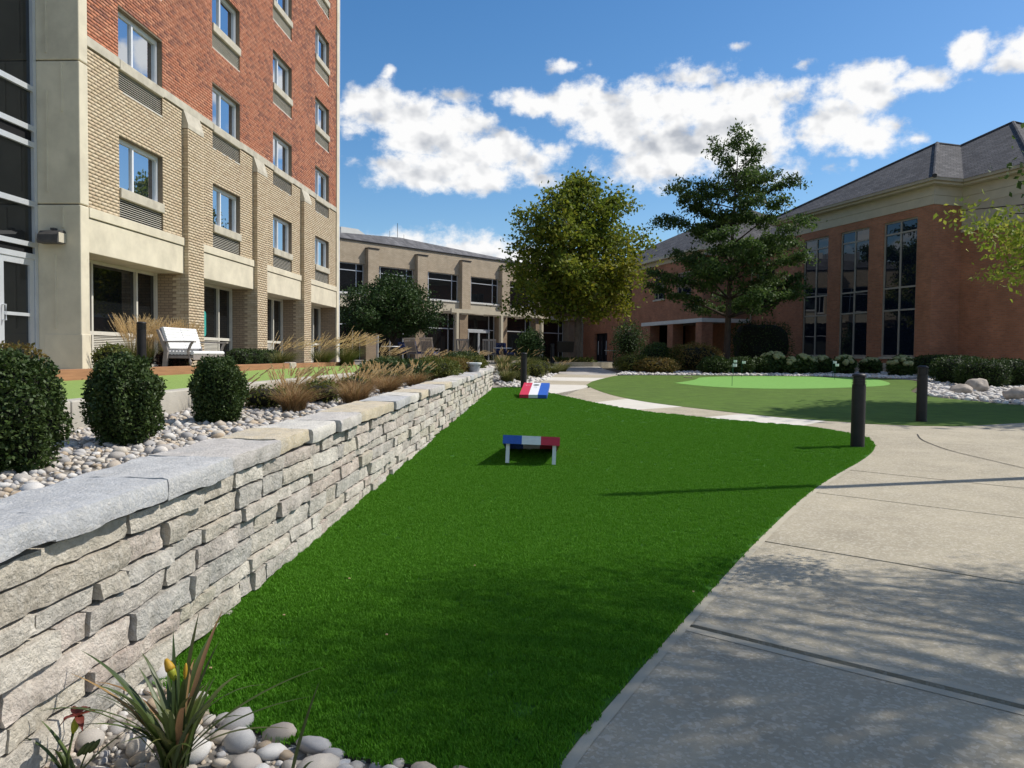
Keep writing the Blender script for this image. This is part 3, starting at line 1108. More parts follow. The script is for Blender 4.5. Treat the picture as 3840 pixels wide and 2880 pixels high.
# corner pier of three concrete blocks
for z0, z1 in ((1.0, 4.155), (4.175, 6.85), (6.87, 12.5), (12.52, ZT)):
    MB().box(14.27, 14.55, -.04, .84, z0, z1).build('pier_block', 'concrete', res, bevel=.02)
MB().box(14.262, 14.56, -.055, .70, 1.0, 1.70).build('pier_plinth', 'concrete', res, bevel=.012)
for (vv, z0, z1) in ((.46, 1.8, 3.2), (.60, 4.4, 6.3), (.30, 5.9, 6.82), (.60, 7.0, 9.0), (.30, 3.72, 4.1)):
    MB().box(14.252, 14.275, vv - .018, vv + .018, z0, z1).build('pier_rib', 'concrete', res, bevel=.006)
MB().box(14.3, U1, .84, 12, 1.0, ZT - .01).build('building_mass', 'interior', res)
# stair tower glazing nearer the camera, set back from the pier
XG = .857
tw = MB()
for z0, z1 in ((6.24, 6.34), (5.50, 5.60), (5.20, 5.30), (4.09, 4.19), (3.33, 3.42), (3.10, 3.20), (8.9, 9.0), (8.3, 8.4), (11.5, 11.6)):
    tw.box(8.0, 14.262, XG - .06, XG + .06, z0, z1)
tw.box(14.18, 14.264, XG - .062, XG + .062, 1.02, 14)
tw.box(11.2, 11.28, XG - .062, XG + .062, 1.02, 14)
fr = tw.build('stair_tower_glazing', 'aluminium', res)
for z0, z1 in ((3.42, 4.09), (4.19, 5.20), (5.60, 6.24), (6.34, 8.3), (8.4, 8.9), (9.0, 11.5), (11.6, 14)):
    for x0, x1 in ((8.0, 11.2), (11.28, 14.18)):
        MB().quad((x0, XG, z0), (x1, XG, z0), (x1, XG, z1), (x0, XG, z1)).build('pane', 'glass_dark', fr)
for z0, z1 in ((3.20, 3.33), (5.30, 5.50)):
    MB().box(8, 14.18, XG - .01, XG + .02, z0, z1).build('dark_panel', 'black_void', fr)
MB().quad((8.0, XG + .1, 1), (14.27, XG + .1, 1), (14.27, XG + .1, 14), (8.0, XG + .1, 14)).build('stair_back', 'interior', res)
dr = MB()
for x0, x1, z0, z1 in ((13.22, 13.36, 1.04, 3.10), (14.05, 14.17, 1.04, 3.10), (13.36, 14.05, 2.98, 3.10), (13.36, 14.05, 1.04, 1.32)):
    dr.box(x0, x1, XG - .04, XG + .03, z0, z1)
door = dr.build('door', 'aluminium', res)
MB().quad((13.36, XG, 1.32), (14.05, XG, 1.32), (14.05, XG, 2.98), (13.36, XG, 2.98)).build('pane', 'glass_dark', door)
MB().box(13.36, 14.05, XG - .05, XG - .02, 2.02, 2.08).build('push_bar', 'aluminium', door)
MB().tube([(13.31, XG - .04, 1.92), (13.31, XG - .11, 1.92), (13.31, XG - .11, 2.2), (13.31, XG - .04, 2.2)], .013, 8).build('handle', 'aluminium', door)

# wall light on the concrete pier
wl_ = empty('wall_light', (-9.45, 14.27, 3.40), 0, 'dark grey box wall light mounted on the concrete corner pier', 'wall light')
q = MB()
prof = [(0, .02), (.0, .24), (-.05, .26), (-.16, .24), (-.24, .16), (-.26, .05), (-.25, .0), (-.05, 0)]
n = len(prof)
vs = [(-.2, y, z) for y, z in prof] + [(.2, y, z) for y, z in prof]
q.add(vs, [tuple(range(n)), tuple(range(2 * n - 1, n - 1, -1))] + [(i, n + i, n + (i + 1) % n, (i + 1) % n) for i in range(n)])
q.build('housing', 'lamp_grey', wl_)
MB().box(.201, .212, -.23, -.02, .02, .2).build('lit_end_plate', 'cast_stone', wl_)  # sunlight on this end of the lamp put into a paler colour
MB().box(-.03, .05, -.12, -.02, .26, .3).build('sensor', 'lamp_grey', wl_)

# teal sign leaning behind the second storefront's glass
ts = empty('window_sign', (-9.60, 20.55, 1.80), math.radians(90), 'teal rounded sign standing in the ground floor window behind the white bench', 'sign')
q = MB()
pp = []
for (cx, cz, a0) in ((.30, .12, -90), (.30, .62, 0), (-.30, .62, 90), (-.30, .12, 180)):
    for k in range(5):
        a = math.radians(a0 + k * 22.5)
        pp.append((cx + .1 * math.cos(a), cz + .1 * math.sin(a)))
q.add([(x, -.012, z) for x, z in pp] + [(x, .012, z) for x, z in pp], [tuple(range(20)), tuple(range(39, 19, -1))] + [(i, 20 + i, 20 + (i + 1) % 20, (i + 1) % 20) for i in range(20)])
q.build('panel', 'teal_sign', ts)
q = MB()
q.lathe([(.0, 0), (.09, .02), (.11, .12), (.05, .24), (.0, .30)], 10)
o = q.build('emblem', 'teal_mark', ts)
o.location = (0, -.012, .22)
o.scale = (1, .08, 1)

# ------------------------------------------------------------------ tan two storey building at the back
ta = math.radians(50)
tanb_ = empty('tan_building', (-10.2, 50, 0), ta, 'two storey tan brick building with dark window bands, behind the patio', 'building')
TU0, TU1 = -12.0, 21.0
PILT = [(-6.5, -5.65), (-2.43, -1.6), (1.6, 2.47), (5.67, 6.5), (9.76, 10.6), (13.85, 14.7), (17.95, 18.8)]
TW = [(PILT[i][1] + .03, PILT[i + 1][0] - .06) for i in range(len(PILT) - 1)]
ops = [(a, b, 5.17, 7.03) for a, b in TW]
w = MB()
wall_face(w, TU0, TU1, 7.03, 8.40, 0, [], .2)
wall_face(w, TU0, TU1, 5.17, 7.03, 0, ops, .22)
w.build('wall', 'tan_brick_far', tanb_)
MB().box(TU0, TU1, -.03, .5, 4.30, 5.07).build('spandrel', 'cream_trim', tanb_)
for a, b in TW:
    MB().box(a, b, -.09, .2, 5.072, 5.168).build('sill', 'white_panel', tanb_)
MB().box(TU0, TU1, .72, 14, 1.0, 8.3).build('building_mass', 'black_void', tanb_)
for a, b in PILT:
    MB().box(a, b, -.30, .1, 4.36, 8.0).build('pilaster', 'tan_brick_far', tanb_)
    MB().box(a - .03, b + .03, -.34, .1, 8.0, 8.06).build('pilaster_cap', 'dark_metal', tanb_)
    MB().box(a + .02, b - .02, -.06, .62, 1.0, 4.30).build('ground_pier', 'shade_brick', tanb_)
MB().box(TU0, TU1, -.06, .4, 8.40, 8.47).build('parapet_coping', 'dark_metal', tanb_)
for a, b in TW:
    f = MB()
    v = .16
    m1, m2 = a + .40, b - .55
    for x in (a, m1 - .025, m2 - .025, b - .05):
        f.box(x, x + .05, v - .03, v + .05, 5.17, 7.03)
    for z in (5.172, 6.55, 6.978):
        f.box(a, b, v - .028, v + .048, z, z + .05)
    wo_ = f.build('window', 'aluminium', tanb_)
    for x0, x1 in ((a + .05, m1 - .025), (m1 + .025, m2 - .025), (m2 + .025, b - .05)):
        for z0, z1 in ((5.222, 6.55), (6.60, 6.978)):
            MB().quad((x0, v + .01, z0), (x1, v + .01, z0), (x1, v + .01, z1), (x0, v + .01, z1)).build('pane', 'glass_dark', wo_)
    # ground floor glazing, set back
    v = .5
    g = MB()
    for x in (a - .02, m1 - .025, m2 - .025, b - .03):
        g.box(x, x + .05, v - .03, v + .05, 1.0, 4.299)
    g.box(a, b, v - .028, v + .048, 3.20, 3.27)
    go = g.build('storefront_window', 'aluminium', tanb_)
    for x0, x1 in ((a + .03, m1 - .025), (m1 + .025, m2 - .025), (m2 + .025, b - .03)):
        for z0, z1 in ((1.0, 3.20), (3.27, 4.299)):
            MB().quad((x0, v + .01, z0), (x1, v + .01, z0), (x1, v + .01, z1), (x0, v + .01, z1)).build('pane', 'glass_dark', go)
for k in (1, 3):                                  # double doors
    a, b = TW[k]
    m1, m2 = a + .40, b - .55
    d_ = MB()
    d_.box(m1, m2, .36, .46, 3.02, 3.19)
    for x in (m1 + .02, (m1 + m2) / 2 - .08, (m1 + m2) / 2 + .02, m2 - .08):
        d_.box(x, x + .06, .38, .46, 1.0, 3.02)
    d_.build('double_door', 'aluminium', tanb_)
# low roof behind the parapet
rf = MB()
rf.add([(TU0, .42, 8.45), (TU1, .42, 8.45), (TU1, 8, 9.98), (4.3, 5, 9.98), (-3, 9, 9.75), (TU0, 10, 9.6), (TU1, 14, 8.6), (TU0, 14, 8.6)], [(0, 1, 2, 3), (0, 3, 4, 5), (3, 2, 6, 4), (4, 6, 7, 5)])
rf.build('roof', 'tan_roof', tanb_)
for x, y, z0, z1 in ((4.1, 5, 9.9, 11.0), (3.0, 4.5, 9.8, 10.25), (4.7, 5, 9.9, 10.25)):
    MB().tube([(x, y, z0), (x, y, z1)], .02 if z1 > 10.5 else .012, 6).build('lightning_rod', 'lamp_grey', tanb_)
# shed-roofed penthouse on the block behind
ph = empty('roof_penthouse', (-10.2, 50, 0), ta, 'pale penthouse box with sloping side, on the roof left of the antenna', 'penthouse')
MB().box(-1.0, 2.3, 10.0, 13.5, 9.0, 11.0).build('grey_front', 'grey_panel', ph)
MB().box(2.3, 2.62, 10.02, 13.5, 9.0, 10.93).build('side_frame', 'grey_panel', ph)
q = MB()
q.add([(2.63, 10, 9.0), (5.6, 10, 9.0), (5.6, 10, 10.4), (4.2, 10, 11.1), (2.63, 10, 11.1), (2.63, 13.4, 9.0), (5.6, 13.4, 9.0), (5.6, 13.4, 10.4), (4.2, 13.4, 11.1), (2.63, 13.4, 11.1)],
      [(0, 1, 2, 3, 4), (9, 8, 7, 6, 5), (1, 6, 7, 2), (2, 7, 8, 3), (3, 8, 9, 4), (4, 9, 5, 0)])
q.build('pale_side', 'white_panel', ph)
# pergola frame on the patio in front
pg = empty('pergola', (-10.2, 50, 0), ta, 'cream post and beam frame in front of the patio doors', 'pergola')
MB().box(2.2, 11.3, -3.0, -2.86, 4.14, 4.40).build('beam', 'cream_trim', pg)
MB().box(11.16, 11.3, -2.86, -.32, 4.14, 4.40).build('side_beam', 'cream_trim', pg)
for x in (2.6, 6.8, 11.09):
    MB().box(x, x + .21, -3.05, -2.84, 1.0, 4.14).build('post', 'cream_trim', pg)
for x in (3.6, 4.6, 5.6, 7.8, 8.8, 9.8):
    MB().box(x, x + .06, -2.86, -.32, 4.2, 4.38).build('rafter', 'cream_trim', pg)

# ------------------------------------------------------------------ brick hall on the right
ha = math.radians(-71)                             # local x runs towards the camera, right
hall = empty('brick_hall', (15, 33, 0), ha, 'red brick hall with three tall windows and grey hip roofs, right of the putting green', 'building')
HW = [(-7.15, -5.30), (-4.45, -2.58), (-1.72, .18)]
hops = [(a, b, 1.50, 7.31) for a, b in HW]
w = MB()
wall_face(w, -8.3, 1.0, .6, 7.66, 0, hops, .18)
w.quad((1.0, 0, .6), (1.0, 1.43, .6), (1.0, 1.43, 7.66), (1.0, 0, 7.66))
w.quad((-8.3, 0, .6), (-8.3, 0, 7.66), (-8.3, 4, 7.66), (-8.3, 4, .6))
w.quad((1.0, 1.43, .6), (4.0, 1.43, .6), (4.0, 1.43, 6.62), (1.0, 1.43, 6.62))
w.quad((4.0, 1.43, .6), (4.0, 14, .6), (4.0, 14, 8), (4.0, 1.43, 8))
w.build('wall', 'hall_brick', hall)
MB().box(-8.2, .95, .22, 13, .6, 8.4).build('building_mass', 'black_void', hall)
MB().box(-8.32, 1.02, -.03, .2, .5, 1.22).build('plinth', 'cast_stone', hall)
MB().quad((1.0, 1.42, 6.62), (4.0, 1.42, 6.62), (4.0, 1.42, 7.72), (1.0, 1.42, 7.72)).build('stucco_panel', 'stucco', hall)
MB().box(1.03, 4.05, 1.36, 1.5, 6.58, 6.66).build('stucco_sill', 'cream_trim', hall)
# frieze and eaves, stepping round the bay
for (z0, z1, e) in ((7.66, 8.02, .03), (8.025, 8.40, .05)):
    f = MB()
    f.box(-8.3 - e, 1.0 + e, -e, .3, z0, z1)
    f.box(1.0 + e - .3, 1.0 + e, .3, 1.43 - e, z0, z1)
    f.box(1.0 + e - .3, 4.3, 1.43 - e, 1.8, z0 + .002, z1 - .002)
    f.build('frieze', 'cream_trim', hall)
for (z0, z1, e, mm_) in ((8.402, 8.50, .38, 'cream_trim'), (8.502, 8.62, .50, 'gutter')):
    f = MB()
    f.box(-9.6 + .5 - e, 1.0 + e, -e, 1.43 - e + .4, z0, z1)
    f.box(-9.6 + .5 - e, 4.0 + e, 1.43 - e, 3.0, z0 + .003, z1 - .003)
    f.build('eave' if mm_ == 'cream_trim' else 'gutter', mm_, hall)
S_ = .57
k = 5.35
roof = MB()
za = 8.62
# bay: hip with a ridge running back into the main roof
A, B = (-9.62, -.52, za), (1.52, -.52, za)
C, D = ((A[0] + B[0]) / 2, -.52 + (B[0] - A[0]) / 2, za + S_ * (B[0] - A[0]) / 2), None
hw = (B[0] - A[0]) / 2
Cend = (C[0], .91 + hw + .05, C[2])
roof.add([A, B, C], [(0, 1, 2)])
roof.add([B, (1.52, .91, za), Cend, C], [(0, 1, 2, 3)])
roof.add([A, C, Cend, (A[0], .91 + .05, za)], [(0, 1, 2, 3)])
bay = roof.build('roof', 'shingle', hall)
roof = MB()
a0, a1, b0 = -9.62, 4.52, .91
hw2 = (a1 - a0) / 2
ap = ((a0 + a1) / 2, b0 + hw2, za + S_ * hw2)
b1 = b0 + 2 * hw2
cs = [(a0, b0, za), (a1, b0, za), (a1, b1, za), (a0, b1, za)]
for i in range(4):
    roof.add([cs[i], cs[(i + 1) % 4], ap], [(0, 1, 2)])
mainr = roof.build('roof', 'shingle', hall)
cap = MB()
cap.tube([Vector(B) + Vector((0, 0, .02)), Vector(C) + Vector((0, 0, .02))], .09, 8)
cap.tube([Vector(A) + Vector((0, 0, .02)), Vector(C) + Vector((0, 0, .02))], .07, 8)
cap.tube([Vector(C) + Vector((0, 0, .02)), Vector(Cend)], .07, 8)
cap.build('hip_cap', 'shingle', bay)
cap = MB()
for i in range(4):
    cap.tube([Vector(cs[i]), Vector(ap)], .09, 8)
cap.build('hip_cap', 'shingle', mainr)
for a, b in HW:
    f = MB()
    v = .10
    mid = (a + b) / 2
    for x in (a, mid - .035, b - .07):
        f.box(x, x + .07, v - .04, v + .05, 1.50, 7.31)
    for z in (1.502, 3.46, 4.42, 6.74, 7.238):
        f.box(a, b, v - .038, v + .048, z, z + .07)
    wo_ = f.build('window', 'bronze_metal', hall)
    zs = [1.572, 3.46, 3.53, 4.42, 4.49, 6.74, 6.81, 7.238]
    for x0, x1 in ((a + .07, mid - .035), (mid + .035, b - .07)):
        for i in range(0, 8, 2):
            t1, t2 = R.uniform(-.006, .006), R.uniform(-.006, .006)
            MB().quad((x0, v + t1, zs[i]), (x1, v - t1, zs[i]), (x1, v - t1 + t2, zs[i + 1]), (x0, v + t1 + t2, zs[i + 1])).build('pane', 'glass_hall', wo_)
    MB().box(a - .05, b + .05, -.06, .15, 1.40, 1.499).build('sill', 'cast_stone', hall)

# wing with the porch, further back
wing = empty('brick_wing', (15, 33, 0), ha, 'shaded red brick wing with pale beam over a columned porch behind the courtyard trees', 'building')
wops = [(-21.04, -19.5, 5.2, 6.7), (-17.86, -16.05, 5.2, 6.7), (-26.2, -24.6, 5.2, 6.7)]
w = MB()
wall_face(w, -34, -14.67, 3.74, 7.5, -1.35, wops, .15)
wall_face(w, -34, -22.8, .8, 3.74, -1.35, [(-31.5, -28.9, .8, 3.2)], .3)
w.quad((-14.67, -1.35, 3.74), (-14.67, 1.85, 3.74), (-14.67, 1.85, 7.5), (-14.67, -1.35, 7.5))
r_ops = [(-14.0, -12.2, 4.74, 6.7), (-14.0, -11.97, 2.9, 3.33)]
wall_face(w, -14.67, -8.0, .6, 7.5, 1.85, r_ops, .15)
w.quad((-22.8, 2.0, .8), (-14.67, 2.0, .8), (-14.67, 2.0, 3.74), (-22.8, 2.0, 3.74))
w.build('wall', 'hall_brick', wing)
MB().box(-33.9, -14.8, 2.05, 12, .6, 7.5).build('building_mass', 'black_void', wing)
MB().box(-33.9, -22.9, -1.0, 2.04, .7, 7.4).build('left_mass', 'black_void', wing)
MB().box(-22.85, -14.8, -1.0, 2.03, 3.75, 7.4).build('upper_mass', 'black_void', wing)
MB().box(-14.5, -8.1, 2.1, 12, .6, 7.4).build('right_mass', 'black_void', wing)
MB().box(-22.85, -14.64, -1.40, -1.1, 3.50, 3.738).build('porch_beam', 'white_panel', wing)
MB().box(-14.97, -14.63, -1.1, 1.84, 3.50, 3.737).build('porch_side_beam', 'white_panel', wing)
MB().box(-22.85, -14.66, -1.1, 2.0, 3.60, 3.73).build('porch_ceiling', 'stucco', wing)
for x0, x1 in ((-22.75, -21.6), (-19.04, -18.3), (-15.4, -14.69)):
    MB().box(x0, x1, -1.36, -.62, 1.66, 3.5).build('porch_column', 'hall_brick', wing)
    MB().box(x0 - .06, x1 + .06, -1.42, -.56, .8, 1.60).build('column_base', 'cast_stone', wing)
    MB().box(x0 - .1, x1 + .1, -1.46, -.52, 1.60, 1.66).build('column_cap', 'cast_stone', wing)
for a, b, z0, z1 in wops + [(-14.0, -12.2, 4.74, 6.7), (-14.0, -11.97, 2.9, 3.33)]:
    v = (-1.35 if a < -14.5 else 1.85) + .08
    f = MB()
    for x in (a, a + (b - a) * .3, b - .06):
        f.box(x, x + .06, v - .03, v + .05, z0, z1)
    f.box(a, b, v - .028, v + .048, z0, z0 + .06)
    f.box(a, b, v - .028, v + .048, z1 - .06, z1)
    wo_ = f.build('window', 'bronze_metal', wing)
    MB().quad((a, v + .02, z0), (b, v + .02, z0), (b, v + .02, z1), (a, v + .02, z1)).build('pane', 'glass_hall', wo_)
    MB().box(a - .05, b + .05, v - .16, v - .03, z0 - .09, z0 - .002).build('sill', 'cast_stone', wing)
d_ = MB()
for x in (-31.4, -30.2, -29.0):
    d_.box(x, x + .07, -1.2, -1.1, .8, 3.2)
d_.box(-31.4, -28.95, -1.2, -1.1, 3.1, 3.2)
do = d_.build('entrance_door', 'dark_metal', wing)
MB().quad((-31.4, -1.12, .8), (-28.95, -1.12, .8), (-28.95, -1.12, 3.1), (-31.4, -1.12, 3.1)).build('pane', 'glass_hall', do)
for x in (-30.9, -29.3):
    MB().tube([(x, -1.26, 1.5), (x, -1.26, 2.6)], .025, 6).build('handle', 'aluminium', do)
MB().tube([(-14.36, 1.75, .8), (-14.36, 1.75, 7.5)], .05, 8).build('downpipe', 'gutter', wing)
f = MB()
f.box(-34.2, -14.4, -1.42, -1.0, 7.45, 7.72)
f.box(-14.7, -14.4, -1.0, 1.85, 7.45, 7.72)
f.box(-14.4, -8.3, 1.78, 2.1, 7.45, 7.72)
f.build('frieze', 'cream_trim', wing)
f = MB()
f.box(-34.4, -14.2, -1.80, -.9, 7.722, 7.90)
f.box(-14.9, -14.2, -.9, 1.4, 7.722, 7.90)
f.box(-14.2, -8.5, 1.4, 2.1, 7.724, 7.898)
f.build('eave', 'cream_trim', wing)
rf = MB()
zr = 7.9
rf.add([(-34.4, -1.8, zr), (-14.2, -1.8, zr), (-14.2, 12, zr), (-34.4, 12, zr), (-27.5, 5.1, zr + 3.5), (-19.6, 5.1, zr + 3.5)], [(0, 1, 5, 4), (1, 2, 5), (2, 3, 4, 5), (3, 0, 4)])
rf.add([(-19.6, 1.4, zr), (-8.2, 1.4, zr), (-8.2, 8, zr + 3.4), (-19.6, 8, zr + 3.4)], [(0, 1, 2, 3)])
rf.build('roof', 'shingle', wing)


# ------------------------------------------------------------------ rough stones
def rough_block(L, W, Hh, seg, amp, seed, mode='wall', tint=.5, round_=.008):
    """box from (0..W, 0..L, 0..H) with chipped faces; x=0 is the outer face (towards +X after mirroring)"""
    nx, ny, nz = seg
    idx = {}
    V, Fc = [], []

    def vid(i, j, k):
        key = (i, j, k)
        if key not in idx:
            idx[key] = len(V)
            V.append([i / nx * W, j / ny * L, k / nz * Hh])
        return idx[key]
    for j in range(ny):
        for k in range(nz):
            Fc.append((vid(nx, j, k), vid(nx, j + 1, k), vid(nx, j + 1, k + 1), vid(nx, j, k + 1)))
            Fc.append((vid(0, j, k), vid(0, j, k + 1), vid(0, j + 1, k + 1), vid(0, j + 1, k)))
    for i in range(nx):
        for k in range(nz):
            Fc.append((vid(i, 0, k), vid(i + 1, 0, k), vid(i + 1, 0, k + 1), vid(i, 0, k + 1)))
            Fc.append((vid(i, ny, k), vid(i, ny, k + 1), vid(i + 1, ny, k + 1), vid(i + 1, ny, k)))
        for j in range(ny):
            Fc.append((vid(i, j, nz), vid(i + 1, j, nz), vid(i + 1, j + 1, nz), vid(i, j + 1, nz)))
            if mode == 'wall':
                Fc.append((vid(i, j, 0), vid(i, j + 1, 0), vid(i + 1, j + 1, 0), vid(i + 1, j, 0)))
    sh = Vector((seed * 3.17, seed * 1.31, seed * 2.11))
    tilt_z, tilt_y = R.uniform(-.10, .10), R.uniform(-.035, .035)
    for v in V:
        x, y, z = v
        p = Vector((x, y, z))
        fr = x / W
        q = p * 9 + sh
        n1 = noise.noise(q)
        n2 = noise.noise(p * 28 + sh)
        n3 = noise.cell(p * 16 + sh) - .5
        edge = min(y, L - y, z, Hh - z)
        soft = max(0.0, 1 - edge / (.028)) if mode == 'wall' else max(0.0, 1 - min(z, Hh - z) / .02)
        if fr > .99:
            v[0] += amp * (1.3 * n1 + .55 * n2 + .6 * n3) - .007 * soft * (.3 + 1.0 * abs(n1)) + (z - Hh / 2) * tilt_z + (y - L / 2) * tilt_y
        if mode == 'wall':
            e = .0055
            if z < 1e-6 or z > Hh - 1e-6:
                v[2] += e * (1.5 * noise.noise(Vector((y * 7, 0, 0)) + sh) + n2 * .5)
            if y < 1e-6 or y > L - 1e-6:
                v[1] += .012 * noise.noise(Vector((0, 0, z * 14)) + sh) + .004 * n2
        else:
            if z > Hh - 1e-6:
                v[2] += .007 * n1 + .0035 * n2 - (.004 if fr > .99 else 0)
            if z < 1e-6:
                v[2] += .012 * noise.noise(Vector((y * 5, 1, 0)) + sh)
            if y < 1e-6 or y > L - 1e-6:
                v[1] += .010 * noise.noise(Vector((x * 6, 0, z * 8)) + sh)
    me = npmesh('stone', np.array(V), np.array(Fc), np.full(len(Fc), tint), True)
    me.set_sharp_from_angle(angle=math.radians(26))
    return me


wall = empty('stone_wall', (-1.56, 3, 0), 0, 'low dry-laid grey stone retaining wall with slab copings along the lawn', 'retaining wall')
wp = Vector(wall.location)
coping_top = lambda y: .868 + max(0, y - 2.6) * .0096
YW0, YW1 = .9, 20.7
courses = []
levels = [0.0]
Rw = random.Random(5)
hs = [.09, .11, .075, .10, .115, .08, .105, .09, .095, .1]
z = .0
for h in hs:
    z -= h
    levels.append(z)
stones = []
for r in range(len(hs)):
    y = YW0 - Rw.random() * .4
    while y < YW1:
        L = Rw.choice([.16, .22, .30, .38, .44, .52, .60, .68]) * Rw.uniform(.9, 1.1)
        y1 = min(y + L, YW1)
        if y1 - y > .08:
            ym = (y + y1) / 2
            top = coping_top(ym) - .089 + levels[r]
            h = hs[r]
            if top - h * .25 > SLOPE * ym:
                stones.append((y, y1, top - h, h))
        y += L
stones.sort(key=lambda s: s[0])
restV, restF, restT = [], [], []
nb = 0
for i, (y0, y1, zb, h) in enumerate(stones):
    L = y1 - y0 - .013
    hh = h - .014
    near = y0 < 6
    step = .022 if y0 < 4.5 else (.035 if y0 < 8 else .08)
    seg = (2 if near else 1, max(2, min(26, int(L / step))), max(2, min(5, int(hh / step))))
    me = rough_block(L, .16, hh, seg, .0085 if y0 < 9 else .010, i + 1, 'wall', Rw.random())
    jut = Rw.uniform(-.016, .020)
    pos = Vector((-.16 + jut, y0, zb)) + Vector((-1.56, 0, 0))
    if i < 300:
        place('stone', me, 'wall_stone', wall, pos - wp)
    else:
        v = np.empty(len(me.vertices) * 3, dtype=np.float32)
        me.vertices.foreach_get('co', v)
        v = v.reshape(-1, 3) + np.array(pos - wp)
        f = np.array([p.vertices[:] for p in me.polygons]) + nb
        nb += len(v)
        restV.append(v)
        restF.append(f)
        restT.append(np.full(len(f), Rw.random()))
        bpy.data.meshes.remove(me)
if restV:
    o = place('far_stones', npmesh('far_stones', np.concatenate(restV), np.concatenate(restF), np.concatenate(restT), False), 'wall_stone', wall)
    o['kind'] = 'stuff'
core = MB()
for k in range(20):
    ya, yb = YW0 + k * (YW1 - .1 - YW0) / 20, YW0 + (k + 1) * (YW1 - .1 - YW0) / 20
    a = coping_top(ya) - .11
    b = coping_top(yb) - .11
    core.add([(-1.68, ya, -.2), (-1.68, yb, -.2), (-1.68, yb, b), (-1.68, ya, a), (-1.95, ya, -.2), (-1.95, yb, -.2), (-1.95, yb, b), (-1.95, ya, a)], [(0, 1, 2, 3), (5, 4, 7, 6), (3, 2, 6, 7), (1, 5, 6, 2), (4, 0, 3, 7)])
core.v = [(x - wp.x, y - wp.y, z_) for x, y, z_ in core.v]
core.build('wall_core', 'stone_core', wall)
y = .9
i = 0
ctints = {5: .75, 6: .5, 8: .75, 10: .78, 15: .75}
cl = []
# coping joints read from the photograph near the camera, then regular
joints = [.9, 1.6, 2.3, 2.98, 3.58, 4.28, 4.86, 5.45, 6.15, 6.8]
while joints[-1] < YW1:
    joints.append(min(YW1, joints[-1] + Rw.uniform(.55, .85)))
yel = {5, 8, 9, 12, 15}
for i, (a, b) in enumerate(zip(joints, joints[1:])):
    L = b - a - .007
    if L < .2:
        continue
    near = a < 6
    W = Rw.uniform(.36, .41)
    seg = (12, max(6, int(L / .04)), 4) if near else (5, 6, 2)
    tt_ = (.72 if i in yel else Rw.choice([.05, .22, .38, .55, .98, .1, .6, .3]))
    me = rough_block(L, W, .088, seg, .008, 500 + i, 'cope', tt_)
    jut = Rw.uniform(-.008, .014)
    o = place('coping_stone', me, 'coping', wall, Vector((-1.525 + jut - W, a, coping_top((a + b) / 2) - .088)) - wp)
    o.rotation_euler = (math.atan(.0105), Rw.uniform(-.012, .012), Rw.uniform(-.008, .008))

# grey planter standing on the far end of the wall
pt = empty('planter_pot', (-1.70, 16.9, coping_top(16.9) + .002), 0, 'grey tapered planter with a white rim standing on the stone wall', 'planter')
MB().lathe([(.11, 0), (.15, .16), (.155, .17)], 16).build('pot', 'pot_grey', pt, True, 40)
MB().lathe([(.155, .17), (.172, .172), (.175, .205), (.15, .21), (.13, .19)], 16).build('rim', 'pot_white', pt, True, 40)

# ------------------------------------------------------------------ terrace: kerb wall, turf, timber, patio
kerb = empty('concrete_kerb', (-3.6, 8, 0), 0, 'pale concrete kerb wall between the pebble bed and the bright terrace turf', 'kerb wall')
YS = [-1, 2.2, 5.6, 9.0, 11.8, 14.0]
for a, b in zip(YS, YS[1:]):
    za, zb = .985 + .003 * a, .985 + .003 * b
    MB().prism([(-.0, a - 8 + .006), (-.0, b - 8 - .006), (-.17, b - 8 - .006), (-.17, a - 8 + .006)], .5, lambda x, y: .985 + .003 * (y + 8)).build('kerb_section', 'kerb_concrete', kerb, bevel=.012)
MB().prism([(.05, 6.0), (.16, 6.28), (-.05, 6.45), (-.2, 6.1)], .6, 1.03).build('end_block', 'cast_stone', kerb, bevel=.03)
poly_sheet('terrace_turf', [(-3.77, -3), (-3.77, 13.8), (-4.0, 16.5), (-4.6, 20), (-5.4, 24), (-6.30, 25), (-6.30, -3)], lambda x, y: .965 + .0025 * y, 'terrace_turf', thick=.3)
te = empty('timber_edging', (-6.3, 12, 0), 0, 'long brown timber beam edging the bright terrace turf', 'timber edging')
ty = [-2, 4.2, 9.1, 14.0, 18.25]
for a, b in zip(ty, ty[1:]):
    MB().box(-.12, 0, a - 12 + .004, b - 12 - .004, .9, 1.135).build('timber', 'timber', te, bevel=.006)
te2 = empty('timber_edging', (-6.3, 21, 0), 0, 'shorter brown timber beam edging the turf beyond the grey stone block', 'timber edging')
MB().box(-.12, 0, 18.75 - 21, 24.4 - 21, .9, 1.13).build('timber', 'timber', te2, bevel=.006)
sb_ = MB()
sb_.box(-.16, .02, -.22, .22, -.1, .16)
tag(sb_.build('stone_block', 'boulder', None, bevel=.03), 'grey stone block filling the gap between two timber beams', 'stone block').location = (-6.3, 18.5, 1.0)
poly_sheet('patio', [(-6.42, -3), (-6.42, 24.9), (-5.5, 26), (-4.5, 30), (-3.2, 36), (-2.0, 40), (4.5, 42), (5.5, 55), (2.5, 66), (-22, 45), (-13, 34), (-9.7, 32), (-9.7, 14.4), (-12, 14), (-12, -3)], lambda x, y: .995, 'slab_tan', thick=.3)


